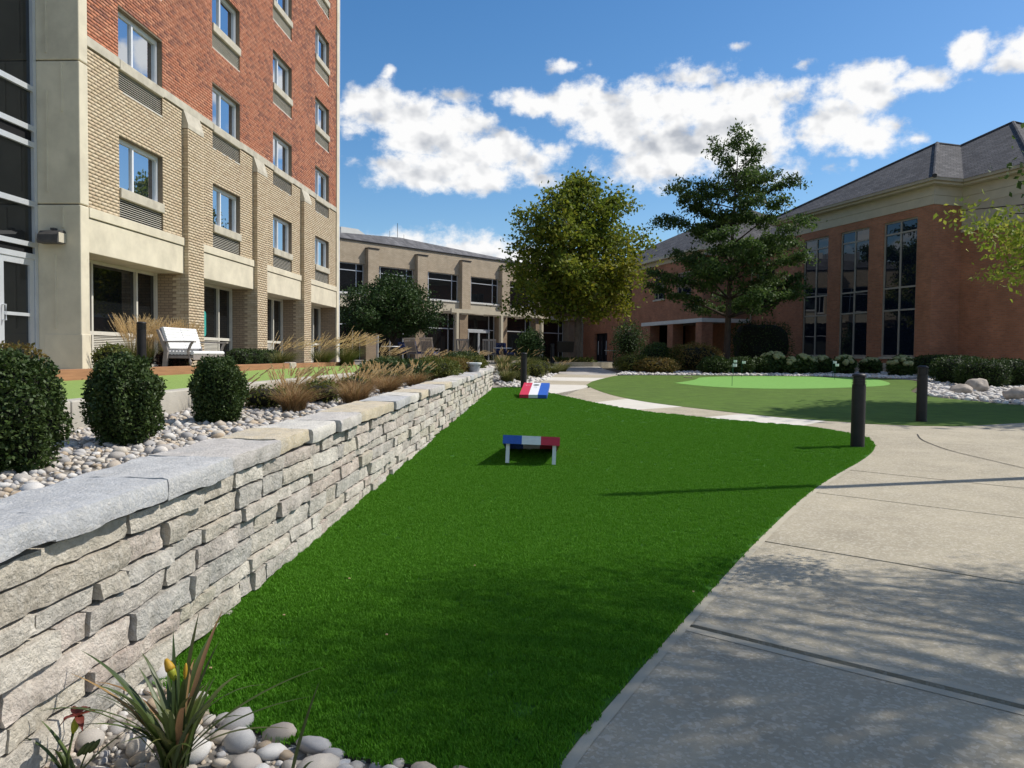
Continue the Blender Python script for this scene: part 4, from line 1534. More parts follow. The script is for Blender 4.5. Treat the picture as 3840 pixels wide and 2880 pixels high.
# ------------------------------------------------------------------ pebbles
def pebble_mesh(seed, sub=2, tint=.5):
    bm = bmesh.new()
    bmesh.ops.create_icosphere(bm, subdivisions=sub, radius=1)
    s = (R.uniform(.8, 1.25), R.uniform(.75, 1.05), R.uniform(.5, .75))
    off = Vector((seed * 7.1, seed * 3.3, 1))
    for v in bm.verts:
        n = v.co.normalized()
        k = 1 + .22 * noise.noise(n * 1.1 + off) + .07 * noise.noise(n * 3 + off)
        v.co = Vector((n.x * s[0], n.y * s[1], n.z * s[2])) * k
    me = bpy.data.meshes.new('pebble')
    bm.to_mesh(me)
    bm.free()
    a = me.attributes.new('tint', 'FLOAT', 'FACE')
    a.data.foreach_set('value', np.full(len(me.polygons), tint, dtype=np.float32))
    me.polygons.foreach_set('use_smooth', np.ones(len(me.polygons), dtype=bool))
    me.materials.append(MATS['pebble'])
    return me


PEB = [pebble_mesh(i, 2, (i % 16 + .5) / 16) for i in range(24)]


def inside(poly, x, y):
    c = False
    j = len(poly) - 1
    for i in range(len(poly)):
        xi, yi = poly[i]
        xj, yj = poly[j]
        if (yi > y) != (yj > y) and x < (xj - xi) * (y - yi) / (yj - yi) + xi:
            c = not c
        j = i
    return c


def scatter(poly, n, rmin, rmax, skip=None, tries=40):
    xs = [p[0] for p in poly]
    ys = [p[1] for p in poly]
    out = []
    cell = {}
    gs = rmax * 1.6
    for _ in range(n * tries):
        if len(out) >= n:
            break
        x, y = R.uniform(min(xs), max(xs)), R.uniform(min(ys), max(ys))
        if not inside(poly, x, y) or (skip and skip(x, y)):
            continue
        r = rmin + (rmax - rmin) * R.random() ** 2.0
        gx, gy = int(x // gs), int(y // gs)
        ok = True
        for a in (-1, 0, 1):
            for b in (-1, 0, 1):
                for (px, py, pr) in cell.get((gx + a, gy + b), ()):
                    if (px - x) ** 2 + (py - y) ** 2 < ((pr + r) * .70) ** 2:
                        ok = False
        if ok:
            cell.setdefault((gx, gy), []).append((x, y, r))
            out.append((x, y, r))
    return out


def pebble_objects(pts, zf, parent, origin=(0, 0, 0)):
    for x, y, r in pts:
        o = bpy.data.objects.new('pebble', PEB[R.randrange(len(PEB))])
        COL.objects.link(o)
        o.parent = parent
        o.location = (x - origin[0], y - origin[1], zf(x, y) + r * .25 - origin[2])
        o.rotation_euler = (R.uniform(-.35, .35), R.uniform(-.35, .35), R.uniform(0, 6.28))
        o.scale = (r, r, r)


ICO = None


def rock_stuff(name, pts, zf, material, flat=.6, sub=1, parent=None):
    bm = bmesh.new()
    bmesh.ops.create_icosphere(bm, subdivisions=sub, radius=1)
    bv = np.array([v.co[:] for v in bm.verts])
    bf = np.array([[v.index for v in f.verts] for f in bm.faces])
    bm.free()
    n = len(pts)
    V = np.zeros((n, len(bv), 3))
    for i, (x, y, r) in enumerate(pts):
        a = R.uniform(0, 6.28)
        s = np.array([R.uniform(.8, 1.3), R.uniform(.7, 1.0), R.uniform(flat * .7, flat * 1.2)])
        q = bv * s * (1 + rng.uniform(-.2, .2, (len(bv), 1)))
        c, d = math.cos(a), math.sin(a)
        V[i, :, 0] = x + r * (q[:, 0] * c - q[:, 1] * d)
        V[i, :, 1] = y + r * (q[:, 0] * d + q[:, 1] * c)
        V[i, :, 2] = zf(x, y) + r * .25 + r * q[:, 2]
    Fc = (bf[None] + (np.arange(n) * len(bv))[:, None, None]).reshape(-1, 3)
    o = place(name, npmesh(name, V.reshape(-1, 3), Fc, np.repeat(rng.random(n), len(bf)), sub > 1), material, parent)
    o['kind'] = 'stuff'
    return o


# pebble bed at the camera's feet
bedz = lambda x, y: SLOPE * y - .012
BED = [(-1.58, 1.2), (-1.58, 2.98), (-1.4, 2.86), (-1.2, 2.71), (-1.0, 2.595), (-.82, 2.515), (-.63, 2.455), (-.45, 2.425), (-.25, 2.395), (-.07, 2.31), (-.07, 1.2)]
bed = poly_sheet('pebble_bed', BED, lambda x, y: SLOPE * y - .012, 'soil')
pts = scatter(BED, 300, .026, .066)
pebble_objects(pts, bedz, bed)
pts = scatter(BED, 1500, .008, .019)
rock_stuff('small_pebbles', pts, lambda x, y: bedz(x, y) - .003, 'pebble', .7, 2, bed)
# steel edging strip between lawn and pebbles
es = MB()
for (x0, y0), (x1, y1) in zip(lawn_low, lawn_low[1:]):
    es.add([(x0, y0 - .004, SLOPE * y0 - .05), (x1, y1 - .004, SLOPE * y1 - .05), (x1, y1 - .004, SLOPE * y1 + .004), (x0, y0 - .004, SLOPE * y0 + .004)], [(0, 1, 2, 3)])
es.build('lawn_edging', 'stone_core', lawn)

# pebbles behind the stone wall
UB = [(-1.92, .8), (-1.92, 8.2), (-2.1, 12), (-3.45, 13.5), (-3.57, 13.0), (-3.57, .8)]
ub = poly_sheet('upper_pebble_bed', UB, lambda x, y: PZ(x, y) + .006, 'soil', thick=.1)
ubz = lambda x, y: PZ(x, y) + .006
pts = scatter([(-1.90, 2.6), (-1.90, 5.6), (-3.55, 5.6), (-3.55, 3.6)], 300, .020, .052)
pebble_objects(pts, ubz, ub)
pts = scatter([(-1.93, 5.6), (-1.93, 9), (-2.1, 13), (-3.5, 13.4), (-3.55, 5.6)], 2000, .022, .055)
pts += scatter([(-1.90, 1.5), (-1.90, 6), (-3.55, 6), (-3.55, 1.5)], 3600, .014, .030)
rock_stuff('distant_pebbles', pts, ubz, 'pebble', .65, 1, ub)

# white rock beds by the hall, and beside the path
gz = lambda x, y: GZ(y)
RB = [(2.4, 28.7), (6.5, 29.3), (10.2, 29.4), (12.4, 28.4), (12.75, 27.0), (11.5, 24.3), (10.0, 21.6), (9.7, 20.9), (9.4, 19.2), (10.1, 17.1), (13.6, 16.1), (17.5, 18), (18.5, 25), (16.5, 31.5), (14.5, 33.5), (11.0, 38), (6, 37), (3, 33)]
poly_sheet('white_rock_bed', RB, lambda x, y: GZ(y) + .001, 'soil')
pts = scatter([(9.7, 20.9), (9.35, 19.3), (10.1, 17.1), (13.6, 16.2), (17, 19), (17.5, 25), (15.5, 31), (12.9, 27.5), (11.5, 24.2)], 2600, .05, .13)
pts += scatter([(2.4, 28.7), (6.5, 29.35), (10.2, 29.45), (12.5, 28.4), (15.2, 31), (14.2, 33.3), (9, 32.5), (3, 31)], 2600, .05, .12)
rock_stuff('white_rocks', pts, gz, 'white_rock', .6, 1)
pts = scatter([(-1.4, 21.0), (-.75, 21.05), (-.55, 22.6), (-.2, 24.7), (.0, 27), (.2, 29), (-1.6, 28), (-2.2, 24)], 620, .05, .12)
rock_stuff('path_side_rocks', pts, lambda x, y: PZ(x, y), 'white_rock', .6, 1)


def boulder(px, py, r, label, zf=None):
    p = on_ground(px, py)
    bm = bmesh.new()
    bmesh.ops.create_icosphere(bm, subdivisions=3, radius=1)
    off = Vector((px, py, 2))
    for v in bm.verts:
        n = v.co.normalized()
        v.co = Vector((n.x * r[0], n.y * r[1], n.z * r[2])) * (1 + .3 * noise.noise(n * 1.4 + off) + .1 * noise.noise(n * 4 + off))
    me = bpy.data.meshes.new('boulder')
    bm.to_mesh(me)
    bm.free()
    me.polygons.foreach_set('use_smooth', np.ones(len(me.polygons), dtype=bool))
    o = place('boulder', me, 'boulder', None, (p[0], p[1], GZ(p[1]) + r[2] * .45))
    return tag(o, label, 'boulder', 'boulders in the white rock bed')


boulder(3658, 1470, (.32, .25, .26), 'largest tan boulder among white rocks in front of the clipped hedges')
boulder(3600, 1478, (.30, .22, .18), 'low pale boulder left of the largest one in the white rock bed')
boulder(3825, 1502, (.34, .3, .22), 'brownish boulder at the right edge of the white rock bed')
# ------------------------------------------------------------------ turf blades
def tuft(name, n, rad, h, w, material, seed):
    r_ = np.random.default_rng(seed)
    V, Fc, T = [], [], []
    for i in range(n):
        a, d = r_.uniform(0, 6.28), rad * math.sqrt(r_.random())
        x, y = d * math.cos(a), d * math.sin(a)
        th = r_.uniform(0, 6.28)
        hh = h * r_.uniform(.7, 1.15)
        lean = r_.uniform(.15, .75) * hh
        dx, dy = math.cos(th), math.sin(th)
        px, py = -dy * w / 2, dx * w / 2
        b = len(V)
        V += [(x - px, y - py, 0), (x + px, y + py, 0), (x + dx * lean * .35 + px * .9, y + dy * lean * .35 + py * .9, hh * .6), (x + dx * lean * .35 - px * .9, y + dy * lean * .35 - py * .9, hh * .6),
              (x + dx * lean + px * .25, y + dy * lean + py * .25, hh), (x + dx * lean - px * .25, y + dy * lean - py * .25, hh)]
        Fc += [(b, b + 1, b + 2, b + 3), (b + 3, b + 2, b + 4, b + 5)]
        t = r_.random()
        T += [t, t]
    me = npmesh(name, np.array(V), np.array(Fc), np.array(T))
    me.materials.append(MATS[material])
    return bpy.data.objects.new(name, me)             # never linked: only a shape for the scatter


def tuft_field(name, pts, protos, smin, smax):
    me = bpy.data.meshes.new(name)
    me.vertices.add(len(pts))
    me.vertices.foreach_set('co', np.ascontiguousarray(pts, dtype=np.float32).ravel())
    me.update()
    o = bpy.data.objects.new(name, me)
    COL.objects.link(o)
    ng = bpy.data.node_groups.new(name, 'GeometryNodeTree')
    ng.interface.new_socket('Geometry', in_out='INPUT', socket_type='NodeSocketGeometry')
    ng.interface.new_socket('Geometry', in_out='OUTPUT', socket_type='NodeSocketGeometry')
    gi, go = ng.nodes.new('NodeGroupInput'), ng.nodes.new('NodeGroupOutput')
    ip = ng.nodes.new('GeometryNodeInstanceOnPoints')
    ip.inputs['Pick Instance'].default_value = True
    j = ng.nodes.new('GeometryNodeJoinGeometry')
    for p in protos:
        oi = ng.nodes.new('GeometryNodeObjectInfo')
        oi.inputs['Object'].default_value = p
        oi.inputs['As Instance'].default_value = True
        ng.links.new(oi.outputs['Geometry'], j.inputs[0])
    rr = ng.nodes.new('FunctionNodeRandomValue')
    rr.data_type = 'FLOAT_VECTOR'
    rr.inputs[0].default_value = (-.12, -.12, 0)
    rr.inputs[1].default_value = (.12, .12, 6.28)
    rs = ng.nodes.new('FunctionNodeRandomValue')
    rs.data_type = 'FLOAT'
    rs.inputs[2].default_value, rs.inputs[3].default_value = smin, smax
    rs.inputs['Seed'].default_value = 5
    ri = ng.nodes.new('FunctionNodeRandomValue')
    ri.data_type = 'INT'
    ri.inputs[4].default_value, ri.inputs[5].default_value = 0, len(protos) - 1
    ri.inputs['Seed'].default_value = 9
    L = ng.links.new
    L(gi.outputs[0], ip.inputs['Points'])
    L(j.outputs[0], ip.inputs['Instance'])
    L(ri.outputs[2], ip.inputs['Instance Index'])
    L(rr.outputs[0], ip.inputs['Rotation'])
    L(rs.outputs[1], ip.inputs['Scale'])
    L(ip.outputs[0], go.inputs[0])
    md = o.modifiers.new('scatter', 'NODES')
    md.node_group = ng
    o['kind'] = 'stuff'
    return o


def in_poly_np(poly, X, Y):
    c = np.zeros(len(X), dtype=bool)
    j = len(poly) - 1
    for i in range(len(poly)):
        xi, yi = poly[i]
        xj, yj = poly[j]
        if yi != yj:
            c ^= ((yi > Y) != (yj > Y)) & (X < (xj - xi) * (Y - yi) / (yj - yi) + xi)
        j = i
    return c


protos = [tuft('turf_tuft', 48, .034, .0145, .0032, 'turf_blade', s) for s in (1, 2, 3)]
fp = []
for (y0, y1, dens) in ((2.2, 5.0, 2000), (5.0, 8.0, 1300), (8, 12.5, 800), (12.5, 21, 420)):
    n = int((y1 - y0) * 6.4 * dens)
    X, Y = rng.uniform(-1.7, 4.7, n), rng.uniform(y0, y1, n)
    k_ = in_poly_np(LAWN, X, Y)
    for (ax, ay), (bx2, by2) in zip(LEs, LEs[1:]):
        dx, dy = bx2 - ax, by2 - ay
        tt2 = np.clip(((X - ax) * dx + (Y - ay) * dy) / (dx * dx + dy * dy + 1e-9), 0, 1)
        k_ &= (X - ax - tt2 * dx) ** 2 + (Y - ay - tt2 * dy) ** 2 > .017 ** 2
    fp.append(np.stack([X[k_], Y[k_], SLOPE * Y[k_] + .001], 1))
f_ = tuft_field('lawn_blades', np.concatenate(fp), protos, .8, 1.25)
tag(f_, 'short bright green artificial turf blades of the lawn', 'turf')
# a few petals and bits of litter lying on the lawn
for k_, (x, y) in enumerate([(435, 2533), (1310, 2190), (1065, 2330), (1450, 2405), (1780, 2140), (2600, 2240)]):
    p = on_ground(x * 1.0 if x > 500 else 790, y)
    MB().box(-.005, .005, -.004, .004, 0, .004).build('petal', 'plume', lawn).location = (p[0], p[1], SLOPE * p[1] + .03)


# ------------------------------------------------------------------ shrubs
def superball(n, rad, p=2.4, shell=(.82, 1.0), lump=.07, seed=0):
    d = rng.normal(size=(n, 3))
    d /= np.linalg.norm(d, axis=1)[:, None]
    k = 1 / (np.abs(d) ** p).sum(1) ** (1 / p)
    s = shell[0] + (shell[1] - shell[0]) * rng.random(n) ** .6
    l = np.array([noise.noise(Vector(x) * 2.2 + Vector((seed * 5.3, seed, 1))) for x in d]) * lump
    return d * (k * s * (1 + l))[:, None] * np.array(rad), d


def shrub(name, label, loc, rad, n, leaf, material, cat='shrub', group=None, p=2.3, shell=(.72, 1.02), lump=.1, core=.78, seed=1, flatbase=True):
    e = empty(name, loc, 0, label, cat, group)
    P, d = superball(n, rad, p, shell, lump, seed)
    P[:, 2] += rad[2] * .96
    if flatbase:
        P = P[P[:, 2] > .015]
    k3 = rng.random(len(P)) < .035
    P[k3] = (P[k3] - np.array([0, 0, rad[2]])) * rng.uniform(1.0, 1.13, (int(k3.sum()), 1)) + np.array([0, 0, rad[2]])
    V, Fc, T = leaf_cloud(P, leaf, None, .3)
    t = np.clip(rng.random(len(P)) * .85, 0, .999)
    place('foliage', npmesh('foliage', V, Fc, t), material, e)
    bm = bmesh.new()  # dark core added inside the leaves so the shell is not see-through
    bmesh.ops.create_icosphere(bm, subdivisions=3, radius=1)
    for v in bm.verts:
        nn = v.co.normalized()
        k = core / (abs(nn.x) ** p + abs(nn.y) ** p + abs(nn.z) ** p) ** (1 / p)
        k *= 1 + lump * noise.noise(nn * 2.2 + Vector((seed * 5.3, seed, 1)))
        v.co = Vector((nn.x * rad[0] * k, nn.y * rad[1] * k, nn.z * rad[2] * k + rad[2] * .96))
    me = bpy.data.meshes.new('dark_core')
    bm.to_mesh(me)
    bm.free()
    place('dark_core', me, 'core_dark', e)
    return e


mat('core_dark', (.012, .014, .008), .95, .2, 20)  # near-black colour of the core added inside the shrubs
BX = [(-2.80, 3.82, .255, .31, 'large clipped boxwood cut off by the left edge of the picture', 1),
      (-2.80, 4.92, .215, .295, 'round clipped boxwood in the middle of the row of three behind the stone wall', 2),
      (-2.77, 6.28, .205, .285, 'round clipped boxwood nearest the white bench, last of the three', 3)]
for x, y, r, hh, lab, sd_ in BX:
    shrub('boxwood', lab, (x, y, ubz(x, y) - .01), (r, r, hh), 15000, .023, 'boxwood_leaf', 'boxwood', 'clipped boxwoods behind the stone wall', 2.25, (.76, 1.04), .22, .82, sd_)


def grass_clump(name, label, loc, n, h, spread, lean, material, plume=None, nplume=0, cat='ornamental grass', group=None, width=.006, arch=.5, seed=1, ph=.16, pw=.016):
    r_ = np.random.default_rng(seed)
    e = empty(name, loc, 0, label, cat, group)
    V, Fc, T = [], [], []

    def blade(x, y, th, hh, out, w, t):
        dx, dy = math.cos(th), math.sin(th)
        px, py = -dy * w / 2, dx * w / 2
        b = len(V)
        S = 5
        for i in range(S + 1):
            s = i / S
            o = out * s ** 1.8
            z = hh * (s - arch * .55 * s ** 3)
            ww = 1 - .85 * s ** 2
            cx, cy = x + dx * o + lean[0] * hh * s * s, y + dy * o + lean[1] * hh * s * s
            V.append((cx - px * ww, cy - py * ww, z))
            V.append((cx + px * ww, cy + py * ww, z))
            if i < S:
                k = b + 2 * i
                Fc.append((k, k + 1, k + 3, k + 2))
                T.append(t)
        return cx, cy, z, dx, dy
    for i in range(n):
        a, d = r_.uniform(0, 6.28), spread * .3 * math.sqrt(r_.random())
        blade(d * math.cos(a), d * math.sin(a), a + r_.normal() * .6, h * r_.uniform(.55, 1.0), spread * r_.uniform(.3, 1.0), width * r_.uniform(.7, 1.3), r_.random())
    place('blades', npmesh('blades', np.array(V), np.array(Fc), np.array(T)), material, e)
    if nplume:
        V, Fc, T = [], [], []
        tips = []
        for i in range(nplume):
            a, d = r_.uniform(0, 6.28), spread * .25 * math.sqrt(r_.random())
            tips.append(blade(d * math.cos(a), d * math.sin(a), a + r_.normal() * .5, h * r_.uniform(1.0, 1.4), spread * r_.uniform(.15, .7), width * .6, r_.random()))
        place('stalks', npmesh('stalks', np.array(V), np.array(Fc), np.array(T)), 'straw', e)
        # feathery heads: each a spindle of small bristles
        V, Fc, T = [], [], []
        for (x, y, z, dx, dy) in tips:
            L = ph * r_.uniform(.75, 1.25)
            ax = Vector((dx * .35 + lean[0] * 1.6, dy * .35 + lean[1] * 1.6, .75 - arch * .9)).normalized()
            for q in range(26):
                s = q / 26
                c = Vector((x, y, z)) + ax * L * (s - .15)
                dd = Vector(r_.normal(size=3)).normalized() * pw * math.sin(3.14 * (s * .9 + .08)) + ax * .035
                pp_ = ax.cross(Vector(r_.normal(size=3))).normalized() * pw * .34
                b = len(V)
                V += [tuple(c - pp_), tuple(c + pp_), tuple(c + dd)]
                Fc.append((b, b + 1, b + 2))
                T.append(r_.random())
        place('plumes', npmesh('plumes', np.array(V), np.array(Fc), np.array(T)), plume, e)
    return e


# feather reed grass in front of the first storefront
for k, (x, y) in enumerate([(-8.35, 14.95), (-8.4, 15.6), (-8.4, 16.5), (-8.35, 17.2)]):
    grass_clump('feather_reed_grass', ['upright golden reed grass beside the concrete corner pier', 'upright golden reed grass left of the terrace bollard', 'upright golden reed grass right of the terrace bollard', 'upright golden reed grass behind the white bench'][k],
                (x, y, .995), 320, .66, .30, (0, 0), 'grass_green', 'plume', 150, group='reed grasses by the storefront', arch=.12, seed=20 + k, width=.008, ph=.34)
shrub('purple_shrub', 'small dark purple shrub between bollard and white bench', (-7.9, 15.75, .995), (.35, .35, .22), 1500, .05, 'purple_leaf', seed=6)
shrub('leafy_plant', 'yellow green leafy plant at the foot of the terrace bollard', (-7.95, 13.6, .995), (.32, .32, .26), 1300, .06, 'shrub_leaf', 'plant', seed=7)
shrub('leafy_plant', 'brown topped perennial by the glass door behind the leftmost boxwood', (-6.95, 9.5, 1.0), (.42, .42, .24), 1500, .05, 'autumn_leaf', 'plant', seed=8)
for k in range(4):
    shrub('clipped_shrub', ['small clipped green shrub nearest the bench end', 'second small clipped shrub right of the bench', 'third small clipped shrub below the second storefront', 'farthest small clipped shrub before the brick pilaster'][k],
          (-8.1, 19.6 + k * .72, .995), (.33, .30, .25), 1500, .045, 'hedge_leaf', group='clipped shrubs beside the bench', seed=30 + k)

# arching fountain grasses at the end of the terrace and in the pebble bed
fg = [(-6.9, 19.4, .62, 'leaning plume grass rising in front of the brick pilasters', 14), (-6.55, 21.6, .72, 'plume grass with arching tan heads at the end of the timber beam', 24), (-6.1, 22.7, .85, 'large plume grass bowing right at the corner of the tall building', 34),
      (-5.35, 24.6, .5, 'plume grass with pale heads left of the rocking chairs', 16), (-4.3, 27.2, .42, 'plume grass just behind the low green shrubs', 12), (-3.1, 28.6, .42, 'plume grass between the rocking chairs and the bollard', 14)]
for k, (x, y, h, lab, n) in enumerate(fg):
    grass_clump('fountain_grass', lab, (x, y, 1.0), 420, h, .62, (.32, -.02), 'grass_green', 'plume', n * 2, group='plume grasses on the terrace', arch=.5, seed=40 + k, width=.012, ph=.42, pw=.03)
rg = [(-2.55, 7.5, 'russet grass tuft just right of the third round boxwood'), (-2.9, 8.4, 'russet grass tuft against the concrete kerb'), (-2.35, 9.3, 'russet grass tuft near the yellow coping stone'), (-3.0, 10.2, 'russet grass tuft halfway along the kerb'), (-2.4, 11.0, 'russet grass tuft before the low green shrub'), (-2.9, 12.0, 'last russet grass tuft beside the kerb end block'),
      (-2.15, 8.3, 'russet grass tuft leaning over the copings before the first yellow stone'), (-3.25, 7.6, 'russet grass tuft close under the kerb behind the third boxwood'), (-2.2, 10.3, 'russet grass tuft at the back edge of the yellow coping'), (-3.2, 9.3, 'russet grass tuft in the middle of the kerb foot'), (-2.15, 12.0, 'russet grass tuft at the wall in front of the broad green shrub')]
for k, (x, y, lab) in enumerate(rg):
    grass_clump('russet_grass', lab, (x, y, ubz(x, y)), 520, .32, .36, (.12, .0), 'grass_russet', 'plume', 18, group='russet grasses in the pebble bed', arch=.4, seed=60 + k, width=.006, ph=.12)
    if k % 2:
        shrub('low_plant', lab.replace('russet grass tuft', 'low green plant beside the russet grass'), (x + .32, y + .15, ubz(x, y)), (.22, .25, .12), 500, .04, 'shrub_leaf', 'plant', seed=70 + k)

# low shrubs along the far half of the stone wall
ls = [(-2.75, 13.4, .62, .22, 'hedge_leaf', 'broad green shrub at the end of the concrete kerb'), (-2.35, 15.0, .58, .21, 'shrub_leaf', 'yellow green shrub behind the middle of the stone wall'), (-2.4, 16.8, .6, .20, 'autumn_leaf', 'bronze shrub in front of the rocking chairs'),
      (-2.45, 18.6, .55, .19, 'autumn_leaf', 'bronze shrub left of the grey planter'), (-2.2, 20.2, .5, .2, 'shrub_leaf', 'rounded green shrub behind the grey planter'), (-2.6, 22.5, .6, .24, 'hedge_leaf', 'dark leafy shrub beyond the end of the stone wall')]
for k, (x, y, r, hh, mm_, lab) in enumerate(ls):
    shrub('low_shrub', lab, (x, y, PZ(x, y)), (r, r * 1.15, hh), 5200, .045, mm_, 'shrub', 'low shrubs behind the stone wall', 2.2, (.6, 1.05), .25, .68, 80 + k)
bs = [(-1.25, 22.0, .42, .34, 'grass'), (-.95, 22.9, .3, .28, 'shrub'), (-1.45, 23.6, .4, .36, 'grass'), (-.55, 25.5, .34, .26, 'shrub'), (-.4, 27.5, .38, .28, 'shrub'), (.1, 29.2, .45, .3, 'grass'), (.4, 31.2, .55, .34, 'grass'), (-1.6, 26.0, .5, .45, 'grass'), (-1.0, 30.0, .6, .5, 'grass')]
bl = ['yellow grass mound right of the wall end', 'small round shrub at the foot of the path bollard', 'tan grass mound behind the wall end', 'small green mound by the path rocks', 'second green mound along the path rocks', 'grass mound where the path widens', 'dark grass mound at the tip of the bed', 'straw coloured grass behind the path bollard', 'straw grass in front of the pergola post']
for k, (x, y, r, hh, kind) in enumerate(bs):
    if kind == 'grass':
        grass_clump('grass_mound', bl[k], (x, y, PZ(x, y)), 420, hh * 1.5, r * 1.25, (.1, 0), 'grass_green', 'plume', 10, group='mounds beside the path', arch=.5, seed=100 + k, width=.014)
    else:
        shrub('shrub_mound', bl[k], (x, y, PZ(x, y)), (r, r, hh), 1500, .05, 'shrub_leaf', 'shrub', 'mounds beside the path', seed=110 + k)


# ------------------------------------------------------------------ trees
def limb(mb, p0, p1, r0, r1, bend=.1, seg=5, n=7):
    p0, p1 = Vector(p0), Vector(p1)
    L = (p1 - p0).length
    j = Vector((R.uniform(-1, 1), R.uniform(-1, 1), R.uniform(-.3, .6))) * L * bend
    pts = []
    for i in range(seg + 1):
        s = i / seg
        pts.append(p0.lerp(p1, s) + j * math.sin(3.1416 * s))
    mb.tube(pts, [r0 + (r1 - r0) * i / seg for i in range(seg + 1)], n)
    return pts


def crown_tree(name, label, base, height, trunk_h, env, n_limb, leaves, leaf, lmat, bmat, r_tr=.16, clump=.5, flat=.8, cat='tree', stems=1, yellow=None, lobes=.15):
    """env(t) -> crown radius (x, y) at relative height t; leaf clumps hang on real limbs"""
    e = empty(name, base, 0, label, cat)
    tr = MB()
    pts = []
    roots = []
    if stems == 1:
        tp = limb(tr, (0, 0, -.1), (R.uniform(-.1, .1), R.uniform(-.1, .1), height * .93), r_tr, .02, .012, 10, 10)
        roots = [tp]
        tr.lathe([(r_tr * 1.5, -.1), (r_tr * 1.15, .12), (r_tr * 1.0, .35)], 12)
    else:
        for s in range(stems):
            a = s * 6.28 / stems + R.uniform(-.3, .3)
            q = limb(tr, (0, 0, trunk_h * .55), (math.cos(a) * .9, math.sin(a) * .9, height * .75), r_tr * .65, .03, .06, 6, 8)
            roots.append(q)
        limb(tr, (0, 0, -.1), (0, 0, trunk_h * .6), r_tr, r_tr * .8, .01, 3, 10)
    clumps = []
    for i in range(n_limb):
        t = ((i + R.random()) / n_limb)
        z = trunk_h + (height - trunk_h) * t
        rx, ry = env(t)
        a = i * 2.399 + R.uniform(-.5, .5)
        ln = R.uniform(.72, 1.05) * (1 + lobes * noise.noise((math.cos(a) * 1.3 + 7, math.sin(a) * 1.3, t * 4.2)) * 1.6)
        end = Vector((math.cos(a) * rx * ln, math.sin(a) * ry * ln, z))
        tp = R.choice(roots)
        zs = z - R.uniform(.15, .45) * max(rx, ry) * .8
        zs = max(trunk_h * (.9 if stems == 1 else .7), zs)
        st = min(tp, key=lambda q: abs(q.z - zs))
        lp = limb(tr, st, end, max(.012, .055 * (1 - t) + .012), .006, .08, 5, 5)
        m_ = max(3, int(ln * max(rx, ry) / .32))
        for k in range(m_):
            s = .32 + .68 * (k + .5) / m_
            c = lp[0].lerp(lp[-1], s)
            c = c + Vector((R.gauss(0, .16), R.gauss(0, .16), R.gauss(0, .10))) * max(rx, ry) * .5
            clumps.append((c, s, t))
            if R.random() < .5:
                limb(tr, lp[0].lerp(lp[-1], s), c, .010, .004, .05, 2, 4)
    for k in range(int(n_limb * .25)):
        clumps.append((Vector((R.gauss(0, .25), R.gauss(0, .25), height - R.random() ** 1.4 * height * .16)), 1, 1))
    tr.build('trunk', bmat, e, True)
    per = max(6, leaves // len(clumps))
    P, T = [], []
    for (c, s, t) in clumps:
        k = int(per * R.uniform(.5, 1.5))
        q = rng.normal(size=(k, 3)) * np.array([clump, clump, clump * flat]) * R.uniform(.6, 1.15)
        q += np.array(c)
        P.append(q)
        base_t = R.random() * .55
        if yellow:
            base_t = min(.7, max(0, base_t * .7 + yellow(c)))
        T.append(np.clip(base_t + rng.normal(size=k) * .16, 0, .999))
    P, T = np.concatenate(P), np.concatenate(T)
    ok = P[:, 2] > trunk_h * .72
    P, T = P[ok], T[ok]
    V, Fc, _ = leaf_cloud(P, leaf, None, .3, .7)
    place('crown', npmesh('crown', V, Fc, T), lmat, e)
    return e


def tab(pairs):
    def f(t):
        for (a, ra), (b, rb) in zip(pairs, pairs[1:]):
            if t <= b:
                k = (t - a) / (b - a)
                return ra + (rb - ra) * k
        return pairs[-1][1]
    return f


# broad yellow-green tree: crown from 2.2 m, widest a third of the way up
sy = tab([(0, 2.9), (.12, 3.6), (.3, 3.6), (.5, 3.25), (.7, 2.75), (.88, 1.9), (1, .6)])
crown_tree('sycamore_tree', 'broad yellow green tree in the courtyard, left of the taller airy tree', (1.25, 38, .93), 9.0, 2.7, lambda t: (sy(t), sy(t) * .95), 100, 32000, .18, 'sycamore_leaf', 'bark_pale', .2, .31, .85, lobes=.32,
           yellow=lambda c: .42 * max(0, min(1, (c.x + .8) / 3.6)) * max(0, min(1, (6.2 - c.z) / 2.5)) + .05)  # lower right leaves tinted yellower, sunlight put into their colour
# tall airy tree with layered boughs
ty_ = tab([(0, 3.5), (.12, 3.75), (.28, 3.5), (.38, 3.9), (.5, 3.5), (.62, 2.6), (.75, 2.3), (.85, 1.6), (.95, 1.1), (1, .4)])


